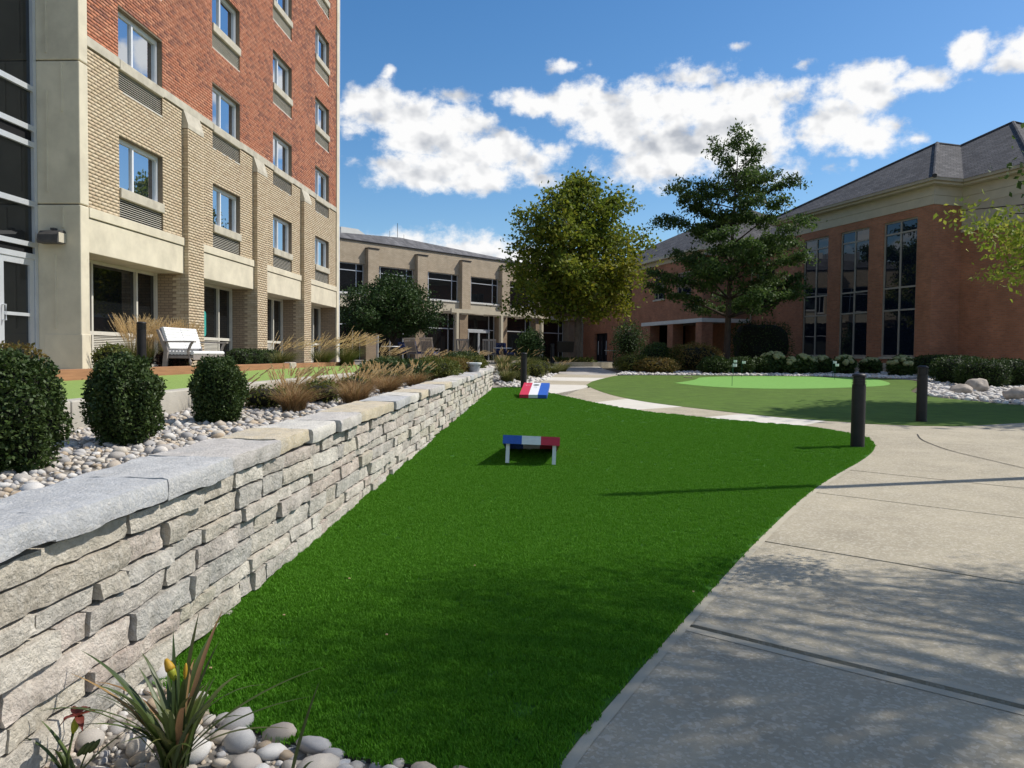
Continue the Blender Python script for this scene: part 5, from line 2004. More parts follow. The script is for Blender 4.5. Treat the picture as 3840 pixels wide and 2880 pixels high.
def layered_tree(name, label, base, height, trunk_h, env, lmat):
    e = empty(name, base, 0, label, 'tree')
    tr = MB()
    tp = limb(tr, (0, 0, -.1), (.35, .1, height * .97), .17, .015, .01, 12, 10)
    tr.lathe([(.25, -.1), (.19, .12), (.165, .4)], 12)
    P, T = [], []
    n = 50
    for i in range(n):
        t = (i + R.random()) / n
        z = trunk_h + (height - trunk_h) * t
        r = env(t) * R.choice([.45, .7, .85, .95, 1.0, 1.12])
        a = i * 2.399 + R.uniform(-.7, .7)
        st = min(tp, key=lambda q: abs(q.z - (z - .30 * r)))
        end = Vector((math.cos(a) * r + st.x, math.sin(a) * r + st.y, z + R.uniform(-.25, .45) * (1 if t < .6 else 2.0)))
        lp = limb(tr, st, end, .05 * (1 - t) + .016, .006, .09, 6, 5)
        m_ = max(3, int(r / .26))
        for k in range(m_):
            s = .30 + .70 * (k + R.random()) / m_
            i0 = min(len(lp) - 2, int(s * (len(lp) - 1)))
            c = lp[i0].lerp(lp[i0 + 1], s * (len(lp) - 1) - i0)
            side = Vector((-math.sin(a), math.cos(a), 0)) * R.gauss(0, .42) * (1.15 - .5 * s)
            c2 = c + side + Vector((0, 0, R.uniform(-.10, .22)))
            tr.tube([c, c2], [.008, .003], 4)
            big = R.uniform(.65, 1.35)
            q = rng.normal(size=(int(R.uniform(70, 135) * big), 3)) * np.array([.19, .19, .075 if t < .75 else .12]) * big
            q[:, 2] -= .5 * (q[:, 0] ** 2 + q[:, 1] ** 2)
            P.append(q + np.array(c2))
            T.append(np.clip(R.random() * .6 + rng.normal(size=len(q)) * .15, 0, .999))
    tr.build('trunk', 'bark', e, True)
    P, T = np.concatenate(P), np.concatenate(T)
    V, Fc, _ = leaf_cloud(P, .15, None, .55, .5)
    place('crown', npmesh('crown', V, Fc, T), lmat, e)
    return e


layered_tree('honey_locust_tree', 'tall airy tree with layered boughs and a bare trunk, beside the putting green', (7.85, 35, .84), 9.9, 2.9, ty_, 'locust_leaf')
# small round-headed tree on the patio
st_ = tab([(0, 2.1), (.2, 2.75), (.45, 2.6), (.7, 1.9), (.9, 1.0), (1, .3)])
crown_tree('ornamental_tree', 'small round headed dark green tree on the patio in front of the tan building', (-7.9, 38, .995), 4.15, 1.7, lambda t: (st_(t) * 1.05, st_(t)), 90, 26000, .12, 'small_tree_leaf', 'bark', .13, .26, .7, stems=4)
for k, (x, y, r, hh, lab) in enumerate([(-.9, 33.0, .55, .75, 'upright dark shrub right of the patio chairs'), (4.2, 42.5, .95, 1.2, 'tall loose dark shrub left of the porch')]):
    shrub('dark_shrub', lab, (x, y, 1.0), (r, r, hh), 4200, .09, 'small_tree_leaf', 'shrub', None, 1.9, (.35, 1.1), .4, .5, 130 + k)

# tree just outside the frame on the right: its outer twigs reach into view and it shades the foreground
near = empty('maple_tree', (6.75, 4.6, .10), 0, 'yellow green maple whose twigs hang in at the right edge of the picture', 'tree')
tr = MB()
tp = limb(tr, (0, 0, -.1), (-.2, .1, 7.6), .15, .02, .02, 10, 10)
P, T = [], []
cc = np.array([-.75, .25, 6.0])
for i in range(72):
    d = Vector(rng.normal(size=3)).normalized()
    d.z *= .8
    r = R.uniform(.62, 1.0)
    end = Vector(cc) + Vector((d.x * 2.1, d.y * 1.65, d.z * 2.9)) * r
    st = min(tp, key=lambda q: abs(q.z - max(2.3, end.z - .9)))
    lp = limb(tr, st, end, .035, .006, .08, 5, 5)
    for k in range(7):
        c = lp[2].lerp(lp[-1], R.random())
        q = rng.normal(size=(int(R.choice([25, 70, 130, 210])), 3)) * np.array([.24, .24, .16])
        P.append(q + np.array(c))
        T.append(np.clip(R.random() * .6 + rng.normal(size=len(q)) * .15, 0, .999))
# the low boughs that show at the edge
for (px, py, yy, n) in [(3560, 790, 5.1, 60), (3630, 850, 5.1, 90), (3700, 860, 5.2, 130), (3730, 800, 5.1, 70), (3740, 890, 5.15, 130), (3790, 910, 5.1, 150), (3830, 960, 5.1, 160), (3720, 960, 5.2, 60), (3760, 1010, 5.1, 110), (3700, 1020, 5.1, 60), (3820, 1040, 5.1, 120), (3790, 870, 5.2, 120), (3860, 900, 5.2, 200), (3900, 1000, 5.2, 200)]:
    c = on_y(px + 45, py, yy) - np.array(near.location)
    P.append(rng.normal(size=(n, 3)) * np.array([.05, .14, .04]) + c)
    T.append(np.clip(.35 + rng.normal(size=n) * .28, 0, .999))
for (px, py) in [(3560, 790), (3740, 800), (3700, 1020), (3830, 950)]:
    c = on_y(px + 45, py, 5.12) - np.array(near.location)
    limb(tr, (-.02, 0, 2.35), c, .02, .003, .06, 6, 5)
tr.build('trunk', 'bark', near, True)
P, T = np.concatenate(P), np.concatenate(T)
V, Fc, _ = leaf_cloud(P, .040, None, .4, .5)
place('crown', npmesh('crown', V, Fc, T), 'maple_leaf', near)
# a second tree outside the frame shades the right end of the fairway
sh_ = tab([(0, 1.6), (.25, 2.3), (.6, 2.3), (.9, 1.2), (1, .3)])
crown_tree('shade_tree', 'green tree beyond the right edge that shades the end of the fairway', (13.1, 16.8, .41), 9.4, 3.2, lambda t: (sh_(t), sh_(t)), 80, 26000, .16, 'locust_leaf', 'bark', .17, .4, .7)

# ------------------------------------------------------------------ planting by the hall
hy = [(2899, 1402, 1.05), (2960, 1404, .8), (3010, 1404, .95), (3079, 1402, .85), (3162, 1404, .9), (3264, 1404, .78), (3377, 1412, .95)]
hl = ['big hydrangea nearest the dark yew', 'hydrangea second from the dark yew', 'hydrangea under the left tall window', 'hydrangea between the left and middle tall windows', 'hydrangea behind the white marker', 'hydrangea between middle and right tall windows', 'hydrangea under the right tall window, nearest the hedges']
fh = []
for k in range(4):
    bm = bmesh.new()
    bmesh.ops.create_icosphere(bm, subdivisions=2, radius=.115)
    for v in bm.verts:
        v.co *= 1 + R.uniform(-.12, .12)
    me = bpy.data.meshes.new('flower_head')
    bm.to_mesh(me)
    bm.free()
    a = me.attributes.new('tint', 'FLOAT', 'FACE')
    a.data.foreach_set('value', rng.random(len(me.polygons)).astype(np.float32))
    me.materials.append(MATS['hydrangea_flower'])
    fh.append(me)
for k, (px, py, s) in enumerate(hy):
    p = on_ground(px, py)
    r = .50 * s
    e = shrub('hydrangea', hl[k] + ' with pale green flower heads', (p[0], p[1], GZ(p[1])), (r, r, .40 * s), 1500, .13, 'hedge_leaf', 'hydrangea', 'hydrangeas along the hall', 2.1, (.7, 1.0), .15, .7, 140 + k)
    for q in range(int(15 * s)):
        th, phi = R.uniform(0, 6.28), R.uniform(.15, 1.25)
        if math.sin(th) > .45:
            th = -th
        o = place('flower_head', fh[q % 4], None, e, (r * 1.0 * math.cos(th) * math.sin(phi), r * math.sin(th) * math.sin(phi), .40 * s * (.96 + 1.0 * math.cos(phi))))
        o.scale = (1, 1, R.uniform(.75, 1))
hd = [(3530, 1412, .85, .42, 'clipped dark hedge bush nearest the corner of the hall'), (3625, 1442, .80, .46, 'clipped hedge bush behind the sunlit one'), (3705, 1455, .66, .42, 'clipped hedge bush with a sunlit top, in front of the others'), (3815, 1450, .62, .42, 'clipped hedge bush at the right edge'), (3700, 1400, 1.0, .40, 'low hedge bush against the hall wall')]
for k, (px, py, r, hh, lab) in enumerate(hd):
    p = on_ground(px, py)
    shrub('hedge_bush', lab, (p[0], p[1] + r * .5, GZ(p[1])), (r, r, hh), 5500, .06, 'hedge_leaf', 'hedge', 'clipped hedge bushes by the hall', 2.8, (.82, 1.02), .08, .88, 150 + k)
# dark yew and porch shrubs
pl_ = [(2850, 1398, 1.35, 1.12, 'tall dark yew block between the airy tree and the hall', 'hedge_leaf'), (2465, 1392, .62, .62, 'bright leaved shrub in front of the porch columns', 'hedge_leaf'), (2620, 1396, 1.15, .62, 'loose brownish shrub left of the airy tree trunk', 'autumn_leaf'), (2570, 1394, .9, .55, 'wide olive shrub in front of the porch', 'shrub_leaf'),
       (2690, 1404, .62, .34, 'small dark shrub at the foot of the airy tree', 'hedge_leaf'), (2785, 1404, .6, .34, 'small dark shrub right of the airy tree trunk', 'hedge_leaf'), (2870, 1404, .6, .34, 'small dark shrub below the big hydrangea', 'hedge_leaf'),
       (2380, 1398, .8, .36, 'low olive shrub at the left end of the hall bed', 'shrub_leaf'), (2470, 1402, .85, .32, 'low yellowing shrub at the edge of the fairway', 'autumn_leaf')]
for k, (px, py, r, hh, lab, mm_) in enumerate(pl_):
    p = on_ground(px, py) if k else on_y(px, 1345, 37.2)
    shrub('bed_shrub', lab, (p[0], p[1] + (r * .6 if k else 0), GZ(p[1])), (r, r, hh), 4200, .075, mm_, 'shrub', None, 3.6 if k == 0 else 2.1, (.8, 1.03) if k == 0 else (.6, 1.05), .2, .86 if k == 0 else .74, 160 + k)
# low plants on the round kerb under the broad tree
kb = empty('seat_kerb', (.6, 36.5, .9), 0, 'low pale curved concrete kerb round the bed under the broad tree', 'kerb')
kk = MB()
for i in range(10):
    a0, a1 = math.radians(200 + i * 14), math.radians(200 + (i + 1) * 14)
    ro, ri = 2.1, 1.85
    c = (.4, 1.6)
    kk.prism([(c[0] + ro * math.cos(a0), c[1] + ro * .75 * math.sin(a0)), (c[0] + ro * math.cos(a1), c[1] + ro * .75 * math.sin(a1)), (c[0] + ri * math.cos(a1), c[1] + ri * .75 * math.sin(a1)), (c[0] + ri * math.cos(a0), c[1] + ri * .75 * math.sin(a0))], -.1, .20)
kk.build('kerb_ring', 'slab_tan', kb)
for k in range(5):
    shrub('hosta_plant', ['leftmost pale leaved plant in the ringed bed', 'second pale leaved plant in the ringed bed', 'middle pale leaved plant in the ringed bed', 'fourth pale leaved plant in the ringed bed', 'rightmost pale leaved plant in the ringed bed'][k], (-.4 + k * .55, 37.2 - .25 * math.sin(k), .95), (.3, .3, .16), 260, .16, 'shrub_leaf', 'plant', 'plants in the ringed bed', seed=180 + k)


# ------------------------------------------------------------------ bollard lights
def make_bollard():
    e = empty('bollard_light', (0, 0, 0), 0)
    MB().lathe([(.095, -.02), (.095, .012), (.085, .014), (.0835, .80), (.0835, .801)], 28).build('post', 'dark_metal', e, True, 40)
    MB().lathe([(.072, .80), (.072, .905)], 24).build('lens', 'lamp_grey', e, True, 40)
    for k in range(5):
        z = .805 + k * .021
        o = MB().lathe([(.073, z), (.086, z + .001), (.086, z + .009), (.073, z + .010)], 28).build('louver_ring', 'dark_metal', e, True, 40)
    for k in range(4):
        a = k * 1.5708 + .5
        MB().tube([(.079 * math.cos(a), .079 * math.sin(a), .80), (.079 * math.cos(a), .079 * math.sin(a), .91)], .006, 6).build('strut', 'dark_metal', e)
    MB().lathe([(.086, .908), (.088, .912), (.088, .925), (.078, .940), (.05, .951), (.0, .954)], 28).build('cap', 'dark_metal', e, True, 50)
    return e


b0 = make_bollard()
bp = [(on_ground(1852 * KD, 966 * KD), None, 'black bollard light at the tip of the lawn beside the path'), (on_ground(1990 * KD, 910 * KD), None, 'black bollard light at the edge of the fairway'),
      (on_ground(1131 * KD, 838 * KD), None, 'black bollard light behind the far cornhole board'), (np.array([-7.75, 14.2, 0]), .995, 'black bollard light in front of the reed grass on the terrace'), (np.array([.05, 33.5, 0]), .96, 'distant dark bollard light left of the broad tree')]
for i, (p, zz, lab) in enumerate(bp):
    o = b0 if i == 0 else copy_tree(b0)
    o.location = (p[0], p[1], GZ(p[1]) + .0 if zz is None else zz)
    tag(o, lab, 'bollard light', 'bollard lights')


# ------------------------------------------------------------------ cornhole boards
def cornhole(name, label, loc, rz, flip, marks):
    """local: low end at y=0, raised end at y=1.2"""
    e = empty(name, loc, rz, label, 'cornhole board', 'cornhole boards on the lawn')
    W, Lb = .61, 1.21
    a = math.asin((.30 - .075) / Lb)
    T = Matrix.Translation((0, 0, .075)) @ Matrix.Rotation(a, 4, 'X')
    cols = ['paint_red', 'paint_white', 'paint_blue']
    hole = (0, Lb - .23)
    for i in range(3):
        x0 = -W / 2 + i * W / 3
        x1 = x0 + W / 3
        s = MB()
        if i != 1:
            s.box(x0, x1, 0, Lb, -.012, 0, mtx=T)
        else:                                        # middle stripe with the round hole
            n = 24
            ring = [(hole[0] + .076 * math.cos(6.28319 * k / n), hole[1] + .076 * math.sin(6.28319 * k / n)) for k in range(n)]
            outer = []
            for k in range(n):
                ang = 6.28319 * k / n
                dx, dy = math.cos(ang), math.sin(ang)
                t = min((W / 6) / max(1e-6, abs(dx)), .16 / max(1e-6, abs(dy)))
                outer.append((hole[0] + dx * t, hole[1] + dy * t))
            for zz in (0, -.012):
                vs = [tuple(T @ Vector((x, y, zz))) for x, y in ring + outer]
                s.add(vs, [(k, n + k, n + (k + 1) % n, (k + 1) % n) if zz == 0 else (k, (k + 1) % n, n + (k + 1) % n, n + k) for k in range(n)])
            vs = [tuple(T @ Vector((x, y, zz))) for zz in (0, -.012) for x, y in ring]
            s.add(vs, [(k, (k + 1) % n, n + (k + 1) % n, n + k) for k in range(n)])
            s.box(x0, x1, 0, hole[1] - .1601, -.012, 0, mtx=T)
            s.box(x0, x1, hole[1] + .1601, Lb, -.012, 0, mtx=T)
        s.build('deck_stripe', cols[i], e)
        f = MB().box(x0, x1, -.0, .022, -.075, -.0125, mtx=T)
        f.build('front_rail', cols[i], e)
        f = MB().box(x0, x1, Lb - .022, Lb, -.092, -.0125, mtx=T)
        f.build('back_rail', cols[i], e)
    for sx_, c in ((-1, 'paint_red'), (1, 'paint_blue')):
        x = sx_ * (W / 2 - .011)
        MB().box(x - .0108, x + .0108, .0225, Lb - .0225, -.09, -.0125, mtx=T).build('side_rail', c, e)
        xl = sx_ * (W / 2 - .055)
        top = T @ Vector((0, Lb - .06, -.05))
        lg = MB()
        lg.add([(xl - .02, top.y + .012, .0), (xl + .02, top.y + .012, .0), (xl + .02, top.y + .045, .0), (xl - .02, top.y + .045, .0),
                (xl - .02, top.y - .022, top.z), (xl + .02, top.y - .022, top.z), (xl + .02, top.y + .02, top.z), (xl - .02, top.y + .02, top.z)],
               [(0, 3, 2, 1), (4, 5, 6, 7), (0, 1, 5, 4), (1, 2, 6, 5), (2, 3, 7, 6), (3, 0, 4, 7)])
        lg.build('leg', 'paint_white', e)
    if marks:
        def stroke(pts, w, m_, nm):
            s = MB()
            for (x0, y0), (x1, y1) in zip(pts, pts[1:]):
                d = Vector((x1 - x0, y1 - y0))
                n_ = Vector((-d.y, d.x)).normalized() * w / 2
                s.quad(*[tuple(T @ Vector((x, y, .0012))) for x, y in ((x0 - n_.x, y0 - n_.y), (x0 + n_.x, y0 + n_.y), (x1 + n_.x, y1 + n_.y), (x1 - n_.x, y1 - n_.y))])
            s.build(nm, m_, e)
        # faint S-shaped mark under the hole and a pale scrawl on the red stripe
        stroke([(.03, .80), (.01, .815), (-.03, .80), (-.035, .775), (0, .755), (.03, .735), (.03, .70), (0, .675), (-.04, .685)], .012, 'paint_grey', 'painted_mark')
        stroke([(-.265, .94), (-.235, .99), (-.225, .88), (-.19, .985)], .012, 'paint_pink', 'painted_mark')
        stroke([(-.175, .90), (-.15, .985), (-.165, .93), (-.135, .94)], .012, 'paint_pink', 'painted_mark')
    return e


pA, pB = on_ground(1901.8, 1740), on_ground(2077.8, 1749.6)
c = (pA + pB) / 2
# near board is seen from its raised end: local +y points back at the camera
cornhole('cornhole_board', 'near cornhole board seen from behind, blue white and red, on white legs', (c[0] - .02, c[1] + 1.16, SLOPE * (c[1] + .6) + .004), math.radians(180 + 1), False, False).rotation_euler[1] = math.radians(-1.6)
pA, pB = on_ground(1950, 1494.5), on_ground(2050, 1499)
c = (pA + pB) / 2
cornhole('cornhole_board', 'far cornhole board facing the camera with a round hole, red white and blue', (c[0] - .005, c[1], SLOPE * c[1] + .022), math.radians(-3), False, True)

# ------------------------------------------------------------------ white loveseat bench on the terrace
bn = empty('bench', (-7.62, 15.6, .995), math.radians(-90 + 4), 'white and grey cushioned two seat bench on the terrace facing the lawn', 'bench')
# local: x along the bench, y forward is -y... facing -> local +y? use: seat front at y = -.62, back at y = 0
bw = 1.32
T = Matrix.Identity(4)


def bpart(nm, m_, f, bevel=.006):
    mbx = MB()
    f(mbx)
    return mbx.build(nm, m_, bn, bevel=bevel)


for s in (-1, 1):
    x = s * (bw / 2 + .03)
    bpart('leg', 'bench_frame', lambda q: q.add([(x - .03, -.02, 0), (x + .03, -.02, 0), (x + .03, .08, 0), (x - .03, .08, 0), (x - .03, -.06, .42), (x + .03, -.06, .42), (x + .03, .03, .42), (x - .03, .03, .42), (x - .03, .14, .86), (x + .03, .14, .86), (x + .03, .20, .86), (x - .03, .20, .86)],
                                                [(0, 3, 2, 1), (0, 1, 5, 4), (1, 2, 6, 5), (2, 3, 7, 6), (3, 0, 4, 7), (4, 5, 9, 8), (5, 6, 10, 9), (6, 7, 11, 10), (7, 4, 8, 11), (8, 9, 10, 11)]))
    bpart('leg', 'bench_frame', lambda q: q.tube([(x, -.56, 0), (x, -.55, .2), (x, -.50, .42), (x, -.56, .56), (x, -.60, .60)], [.034, .032, .034, .03, .026], 8), 0)
    bpart('armrest', 'bench_frame', lambda q: q.box(x - .045, x + .045, -.66, .04, .60, .63))
bpart('seat_frame', 'bench_frame', lambda q: (q.box(-bw / 2, bw / 2, -.58, .02, .27, .33), q.box(-bw / 2, bw / 2, -.60, -.58, .24, .34)))
bpart('back_frame', 'bench_frame', lambda q: q.add([(-bw / 2, .03, .40), (bw / 2, .03, .40), (bw / 2, .06, .40), (-bw / 2, .06, .40), (-bw / 2, .17, .86), (bw / 2, .17, .86), (bw / 2, .20, .86), (-bw / 2, .20, .86)], [(0, 1, 5, 4), (1, 2, 6, 5), (2, 3, 7, 6), (3, 0, 4, 7), (4, 5, 6, 7), (0, 3, 2, 1)]))
for s in (-1, 1):
    x0, x1 = (-bw / 2 + .01, -.006) if s < 0 else (.006, bw / 2 - .01)
    # ribbed white cushions: rolls of fabric with seams between
    q = MB()
    n = 8
    for k in range(n):
        y0 = -.60 + k * .075
        q.tube([(x0, y0 + .037, .385), (x1, y0 + .037, .385)], .043, 10)
    q.build('seat_cushion', 'cushion_stripe', bn, True, 50)
    q = MB()
    for k in range(8):
        t = (k + .5) / 8
        q.tube([(x0, -.045 + .15 * t, .47 + .44 * t), (x1, -.045 + .15 * t, .47 + .44 * t)], .036, 10)
    q.build('back_cushion', 'cushion_stripe', bn, True, 50)
    bpart('cushion_backing', 'cushion_grey', lambda q: q.add([(x0, -.02, .42), (x1, -.02, .42), (x1, .028, .42), (x0, .028, .42), (x0, .12, .90), (x1, .12, .90), (x1, .165, .90), (x0, .165, .90)], [(0, 1, 5, 4), (1, 2, 6, 5), (2, 3, 7, 6), (3, 0, 4, 7), (4, 5, 6, 7), (0, 3, 2, 1)]))
# turn so the seat looks towards +X
bn.rotation_euler = (0, 0, math.radians(90 - 4))
bn.scale = (.95, .95, .96)

# ------------------------------------------------------------------ golf flags and a plank on the green
fl = [((2745, 1448), 1366, 'white golf flag on a green stick in the putting green'), ((2749, 1412), 1352, 'white golf flag further back behind the near stick'), ((2781, 1414), 1356, 'small white flag right of the near golf flag'), ((3122, 1416), 1356, 'small white flag behind the middle tall window hydrangea'), ((3130, 1424), 1366, 'white marker flag in front of the hydrangeas')]
for (bx_, by_), ty__, lab in fl:
    p = on_ground(bx_, by_)
    top = on_y(bx_, ty__, p[1])[2]
    e = empty('golf_flag', (p[0], p[1], GZ(p[1])), 0, lab, 'golf flag', 'golf flags')
    hgt = top - GZ(p[1]) + .03
    MB().tube([(0, 0, -.02), (0, 0, hgt)], .007, 6).build('stick', 'flag_green', e)
    q = MB()
    N = 5
    for k in range(N):
        x0, x1 = .012 + k * .024, .012 + (k + 1) * .024
        f0, f1 = .012 * math.sin(k * 1.3), .012 * math.sin((k + 1) * 1.3)
        q.add([(x0, f0, hgt - .10), (x1, f1, hgt - .10), (x1, f1, hgt - .012), (x0, f0, hgt - .012), (x0, f0 + .002, hgt - .10), (x1, f1 + .002, hgt - .10), (x1, f1 + .002, hgt - .012), (x0, f0 + .002, hgt - .012)], [(0, 1, 2, 3), (5, 4, 7, 6), (3, 2, 6, 7), (0, 4, 5, 1)])
    q.build('flag', 'flag_white', e)
p = on_ground(2580, 1417)
tag(MB().box(-.14, .14, -.05, .05, 0, .03).build('wooden_plank', 'plank', None, bevel=.005), 'short tan plank lying on the fairway by the bright green', 'plank').location = (p[0], p[1], GZ(p[1]) + .004)

# ------------------------------------------------------------------ patio furniture
def rocking_chair(label, loc, rz, cushion=False):
    e = empty('rocking_chair', loc, rz, label, 'rocking chair', 'rocking chairs on the patio')
    q = lambda nm, f, m_='teak_grey': (lambda b: (f(b), b.build(nm, m_, e))[1])(MB())
    for s in (-1, 1):
        x = s * .29
        q('rocker', lambda b: b.tube([(x, -.45, .06), (x, -.2, .025), (x, .1, .02), (x, .4, .07)], .022, 6))
        q('leg', lambda b: b.tube([(x, -.30, .04), (x, -.28, .62)], .022, 6))
        q('leg', lambda b: b.tube([(x, .18, .03), (x, .20, .40), (x, .42, 1.12)], .024, 6))
        q('armrest', lambda b: b.box(x - .045, x + .045, -.34, .26, .62, .645))
    q('seat', lambda b: b.box(-.29, .29, -.30, .22, .40, .43))
    q('top_rail', lambda b: b.box(-.31, .31, .40, .44, 1.05, 1.13))
    q('lower_rail', lambda b: b.box(-.29, .29, .205, .24, .48, .53))
    for k in range(8):
        x = -.245 + k * .07
        q('slat', lambda b: b.add([(x - .02, .215, .50), (x + .02, .215, .50), (x + .02, .23, .50), (x - .02, .23, .50), (x - .02, .41, 1.06), (x + .02, .41, 1.06), (x + .02, .425, 1.06), (x - .02, .425, 1.06)],
                                      [(0, 1, 5, 4), (1, 2, 6, 5), (2, 3, 7, 6), (3, 0, 4, 7), (4, 5, 6, 7), (0, 3, 2, 1)]))
    if cushion:
        q('seat_cushion', lambda b: b.box(-.26, .26, -.28, .18, .432, .52), 'navy_print')
        q('back_cushion', lambda b: b.add([(-.26, .10, .52), (.26, .10, .52), (.26, .19, .52), (-.26, .19, .52), (-.26, .27, .98), (.26, .27, .98), (.26, .37, .98), (-.26, .37, .98)],
                                              [(0, 1, 5, 4), (1, 2, 6, 5), (2, 3, 7, 6), (3, 0, 4, 7), (4, 5, 6, 7), (0, 3, 2, 1)]), 'navy_print')
    return e


def patio(px, D):
    p = on_y(px, 1345, D)
    return (p[0], p[1], .995)


rocking_chair('weathered rocking chair turned half sideways, leftmost of the rocking chairs', patio(1556, 34.5), math.radians(150), True)
rocking_chair('weathered slat back rocking chair with navy cushion, second from the left', patio(1612, 33.5), math.radians(162), True)
rocking_chair('grey slat back rocking chair left of the pair seen from behind', patio(1738, 36), math.radians(178))
rocking_chair('grey slat back rocking chair right of the pair seen from behind', patio(1835, 36), math.radians(183))


def patio_chair(label, loc, rz):
    e = empty('patio_chair', loc, rz, label, 'chair', 'cushioned patio chairs')
    for sx_ in (-1, 1):
        for sy_ in (-1, 1):
            MB().tube([(sx_ * .27, sy_ * .25, 0), (sx_ * .27, sy_ * .25, .42)], .016, 6).build('leg', 'lamp_grey', e)
        MB().tube([(sx_ * .28, -.25, .42), (sx_ * .29, -.25, .63), (sx_ * .29, .25, .65)], .016, 6).build('armrest', 'lamp_grey', e)
    MB().box(-.27, .27, -.27, .27, .40, .43).build('seat', 'lamp_grey', e)
    MB().box(-.26, .26, -.26, .22, .432, .53).build('seat_cushion', 'navy_print', e, bevel=.03)
    b = MB()
    b.add([(-.26, .20, .50), (.26, .20, .50), (.26, .30, .50), (-.26, .30, .50), (-.26, .34, .98), (.26, .34, .98), (.26, .43, .98), (-.26, .43, .98)], [(0, 1, 5, 4), (1, 2, 6, 5), (2, 3, 7, 6), (3, 0, 4, 7), (4, 5, 6, 7), (0, 3, 2, 1)])
    b.build('back_cushion', 'navy_print', e, bevel=.03)
    return e


patio_chair('patio chair with navy patterned cushion left of the white table', patio(1870, 37.5), math.radians(200))
patio_chair('patio chair with navy patterned cushion right of the white table', patio(1908, 36.5), math.radians(120))
patio_chair('patio chair with navy cushion facing away behind the leftmost rocking chair', patio(1528, 37), math.radians(60))


def table(label, loc, r, m_):
    e = empty('patio_table', loc, 0, label, 'table', 'patio tables')
    MB().lathe([(r, .70), (r + .01, .715), (r, .735)], 24).build('table_top', m_, e, True, 40)
    MB().lathe([(.035, .02), (.035, .70)], 12).build('pedestal', 'lamp_grey', e, True, 40)
    MB().lathe([(.28, 0), (.26, .02), (.05, .03)], 18).build('base', 'lamp_grey', e, True, 40)


table('round white patio table between the navy cushioned chairs', patio(1885, 35.2), .42, 'paint_white')
table('white patio table left of the rocking chairs by the doors', patio(1465, 33), .4, 'paint_white')
table('dark patio table with a pale top under the broad tree near the porch', patio(2300, 44), .5, 'grey_panel')
# tan plaque board behind the broad tree's trunk
sg = empty('notice_board', (.75, 39.6, .95), 0, 'dark rectangular notice board beside the trunk of the broad tree', 'sign')
for x in (-.42, .42):
    MB().tube([(x, 0, 0), (x, 0, 1.15)], .03, 8).build('post', 'dark_metal', sg)
MB().box(-.46, .46, -.02, .02, .62, 1.16).build('panel', 'interior', sg)
MB().box(-.48, .48, -.032, .012, 1.16, 1.19).build('top_rail', 'lamp_grey', sg)

# lamp post beyond the right edge; only its shadow reaches the picture
lp_ = empty('lamp_post', (6.3, 8.45, GZ(8.45)), 0, 'slim lamp post beyond the right edge whose shadow crosses path and lawn', 'lamp post')
MB().lathe([(.11, -.02), (.11, .3), (.075, .34), (.06, 6.2)], 12).build('pole', 'dark_metal', lp_, True, 40)
MB().lathe([(.06, 6.2), (.07, 6.3), (.07, 6.6), (.04, 6.75), (0, 6.8)], 16).build('lamp_head', 'dark_metal', lp_, True, 40)


# ------------------------------------------------------------------ daylilies at the camera's feet
def strap(mb, p, th, L, out, w, droop, t, nseg=9, twist=0):
    dx, dy = math.cos(th), math.sin(th)
    prev = None
    rows = []
    for i in range(nseg + 1):
        s = i / nseg
        r = out * s ** 1.4
        z = L * (s - droop * s ** 2.6)
        ww = w * (1 - s ** 3) * (.75 + .5 * math.sin(min(1, s * 2.2) * 1.57)) * .62 + .0006
        cx, cy, cz = p[0] + dx * r, p[1] + dy * r, p[2] + z
        fold = ww * .35
        rows.append(((cx - (-dy) * ww, cy - dx * ww, cz + fold), (cx, cy, cz), (cx + (-dy) * ww, cy + dx * ww, cz + fold)))
    vs = [q for r in rows for q in r]
    fs = []
    for i in range(nseg):
        b = i * 3
        fs += [(b, b + 1, b + 4, b + 3), (b + 1, b + 2, b + 5, b + 4)]
    mb.add(vs, fs, t)
    return rows[-1][1]


def daylily(label, loc, n, Lmin, Lmax, seed, special=()):
    e = empty('daylily', loc, 0, label, 'daylily', 'daylilies at the edge of the lawn')
    q = random.Random(seed)
    protos_ = []
    for k in range(n):
        th = q.uniform(0, 6.28)
        L = q.uniform(Lmin, Lmax)
        mb = MB()
        strap(mb, (q.uniform(-.035, .035), q.uniform(-.035, .035), 0), th, L, L * q.uniform(.25, .85), q.uniform(.009, .015), q.uniform(.1, .5), q.random())
        mb.build('leaf', 'daylily_leaf' if q.random() < .86 else 'daylily_dry', e, True)
    for (th, L, out, w, droop) in special:
        mb = MB()
        strap(mb, (0, 0, 0), th, L, out, w, droop, q.random(), 12)
        mb.build('leaf', 'daylily_leaf', e, True)
    return e


def spindle(c, d, L, r, n=8):
    d = Vector(d).normalized()
    pts, rad = [], []
    for i in range(9):
        s = i / 8
        pts.append(Vector(c) + d * L * s)
        rad.append(r * (.18 + .95 * math.sin(3.1416 * min(1, s * .92 + .05)) ** .8))
    return pts, rad


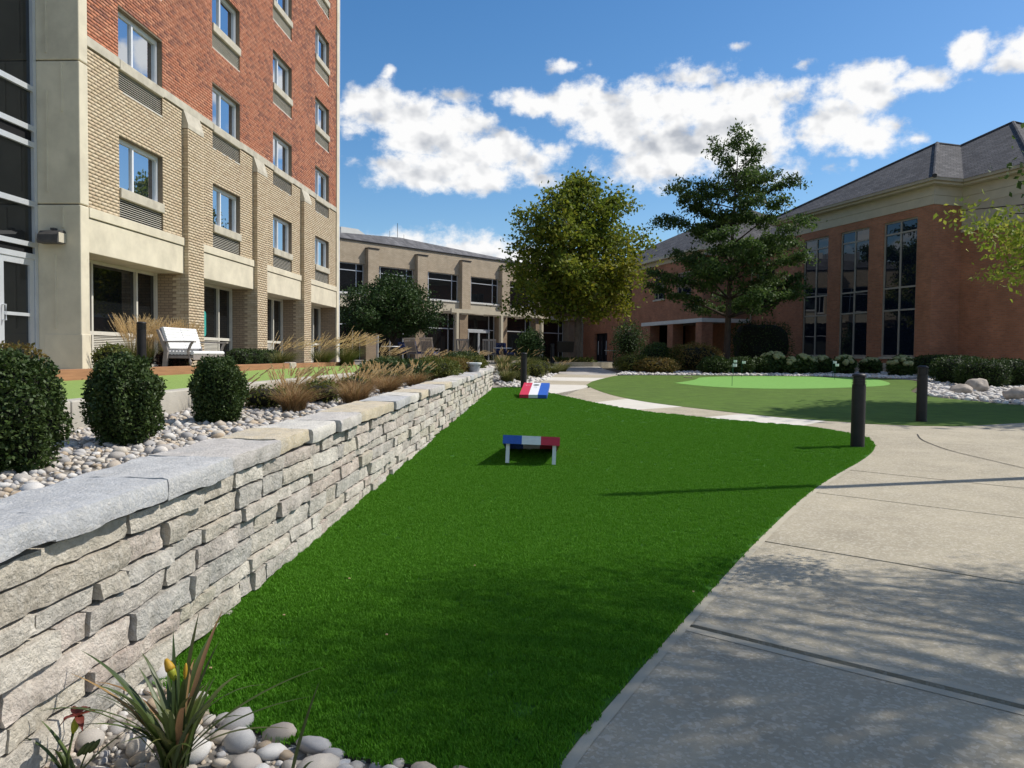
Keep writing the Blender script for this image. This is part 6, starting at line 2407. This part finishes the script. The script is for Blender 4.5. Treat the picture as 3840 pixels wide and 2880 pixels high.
d1 = daylily('large daylily clump with a yellow orange bud in front of the stone wall', (-1.17, 2.33, .05), 60, .24, .50, 3,
             [(math.radians(168), .46, .36, .015, .24), (math.radians(20), .38, .46, .013, .24), (math.radians(8), .32, .42, .012, .28), (math.radians(80), .52, .12, .013, .1), (math.radians(-12), .30, .40, .013, .35), (math.radians(150), .36, .20, .013, .2), (math.radians(60), .42, .16, .012, .12), (math.radians(120), .44, .10, .012, .05)])
s_ = MB()
s_.tube([(.01, 0, 0), (.0, .0, .2), (-.01, .02, .30)], [.005, .0045, .004], 8)
s_.build('flower_stalk', 'daylily_leaf', d1, True)
tip = Vector((-.01, .02, .285))
pts, rad = spindle(tip, (-.42, .05, .85), .075, .0125)
MB().tube(pts[:5], rad[:5], 10).build('bud', 'bud_green', d1, True)
b = MB()
b.tube(pts[4:], [r * 1.12 for r in rad[4:]], 10)
b.build('bud_tip', 'bud_orange', d1, True)
pts, rad = spindle(tip + Vector((.03, 0, .005)), (.05, .1, 1), .05, .006)
MB().tube(pts, rad, 8).build('bud', 'bud_orange', d1, True)
d2 = daylily('daylily with a wilted maroon flower at the foot of the stone wall', (-1.44, 2.22, .05), 9, .12, .24, 9, [(math.radians(35), .16, .16, .010, .1)])
s_ = MB()
s_.tube([(-.02, 0, 0), (-.01, .0, .1), (.0, .01, .165)], [.0055, .005, .0045], 8)
s_.build('flower_stalk', 'daylily_leaf', d2, True)
fc = Vector((.0, .01, .165))
pts, rad = spindle(fc, (.25, 0, .95), .055, .010)
MB().tube(pts, rad, 10).build('flower_throat', 'bud_green', d2, True)
top = fc + Vector((.014, 0, .052))
for k in range(6):
    a = k * 1.047 + .3
    pm = MB()
    rows = []
    for i in range(6):
        s = i / 5
        ww = .0125 * math.sin(3.1416 * (s * .82 + .14))
        r = .05 * s
        zz = .022 * s - .05 * s * s * (1.0 if k % 2 else .2) + (.03 * s if k == 1 else 0)
        cx, cy = top.x + math.cos(a) * r, top.y + math.sin(a) * r
        rows.append(((cx + math.sin(a) * ww, cy - math.cos(a) * ww, top.z + zz + .004), (cx, cy, top.z + zz), (cx - math.sin(a) * ww, cy + math.cos(a) * ww, top.z + zz + .004)))
    vs = [v for r in rows for v in r]
    fs = []
    for i in range(5):
        bb = i * 3
        fs += [(bb, bb + 1, bb + 4, bb + 3), (bb + 1, bb + 2, bb + 5, bb + 4)]
    pm.add(vs, fs, R.random())
    pm.build('petal', 'petal_maroon', d2, True)
for k in range(3):
    pts, rad = spindle(Vector((.02 + k * .018, 0, .10 + k * .006)), (.55, .1, .7), .05, .008)
    MB().tube(pts, rad, 8).build('bud', 'daylily_leaf', d2, True)
d3 = daylily('single upright daylily leaf rising from the pebbles', (-.765, 2.20, .05), 2, .10, .16, 14, [(math.radians(42), .34, .10, .014, .02)])
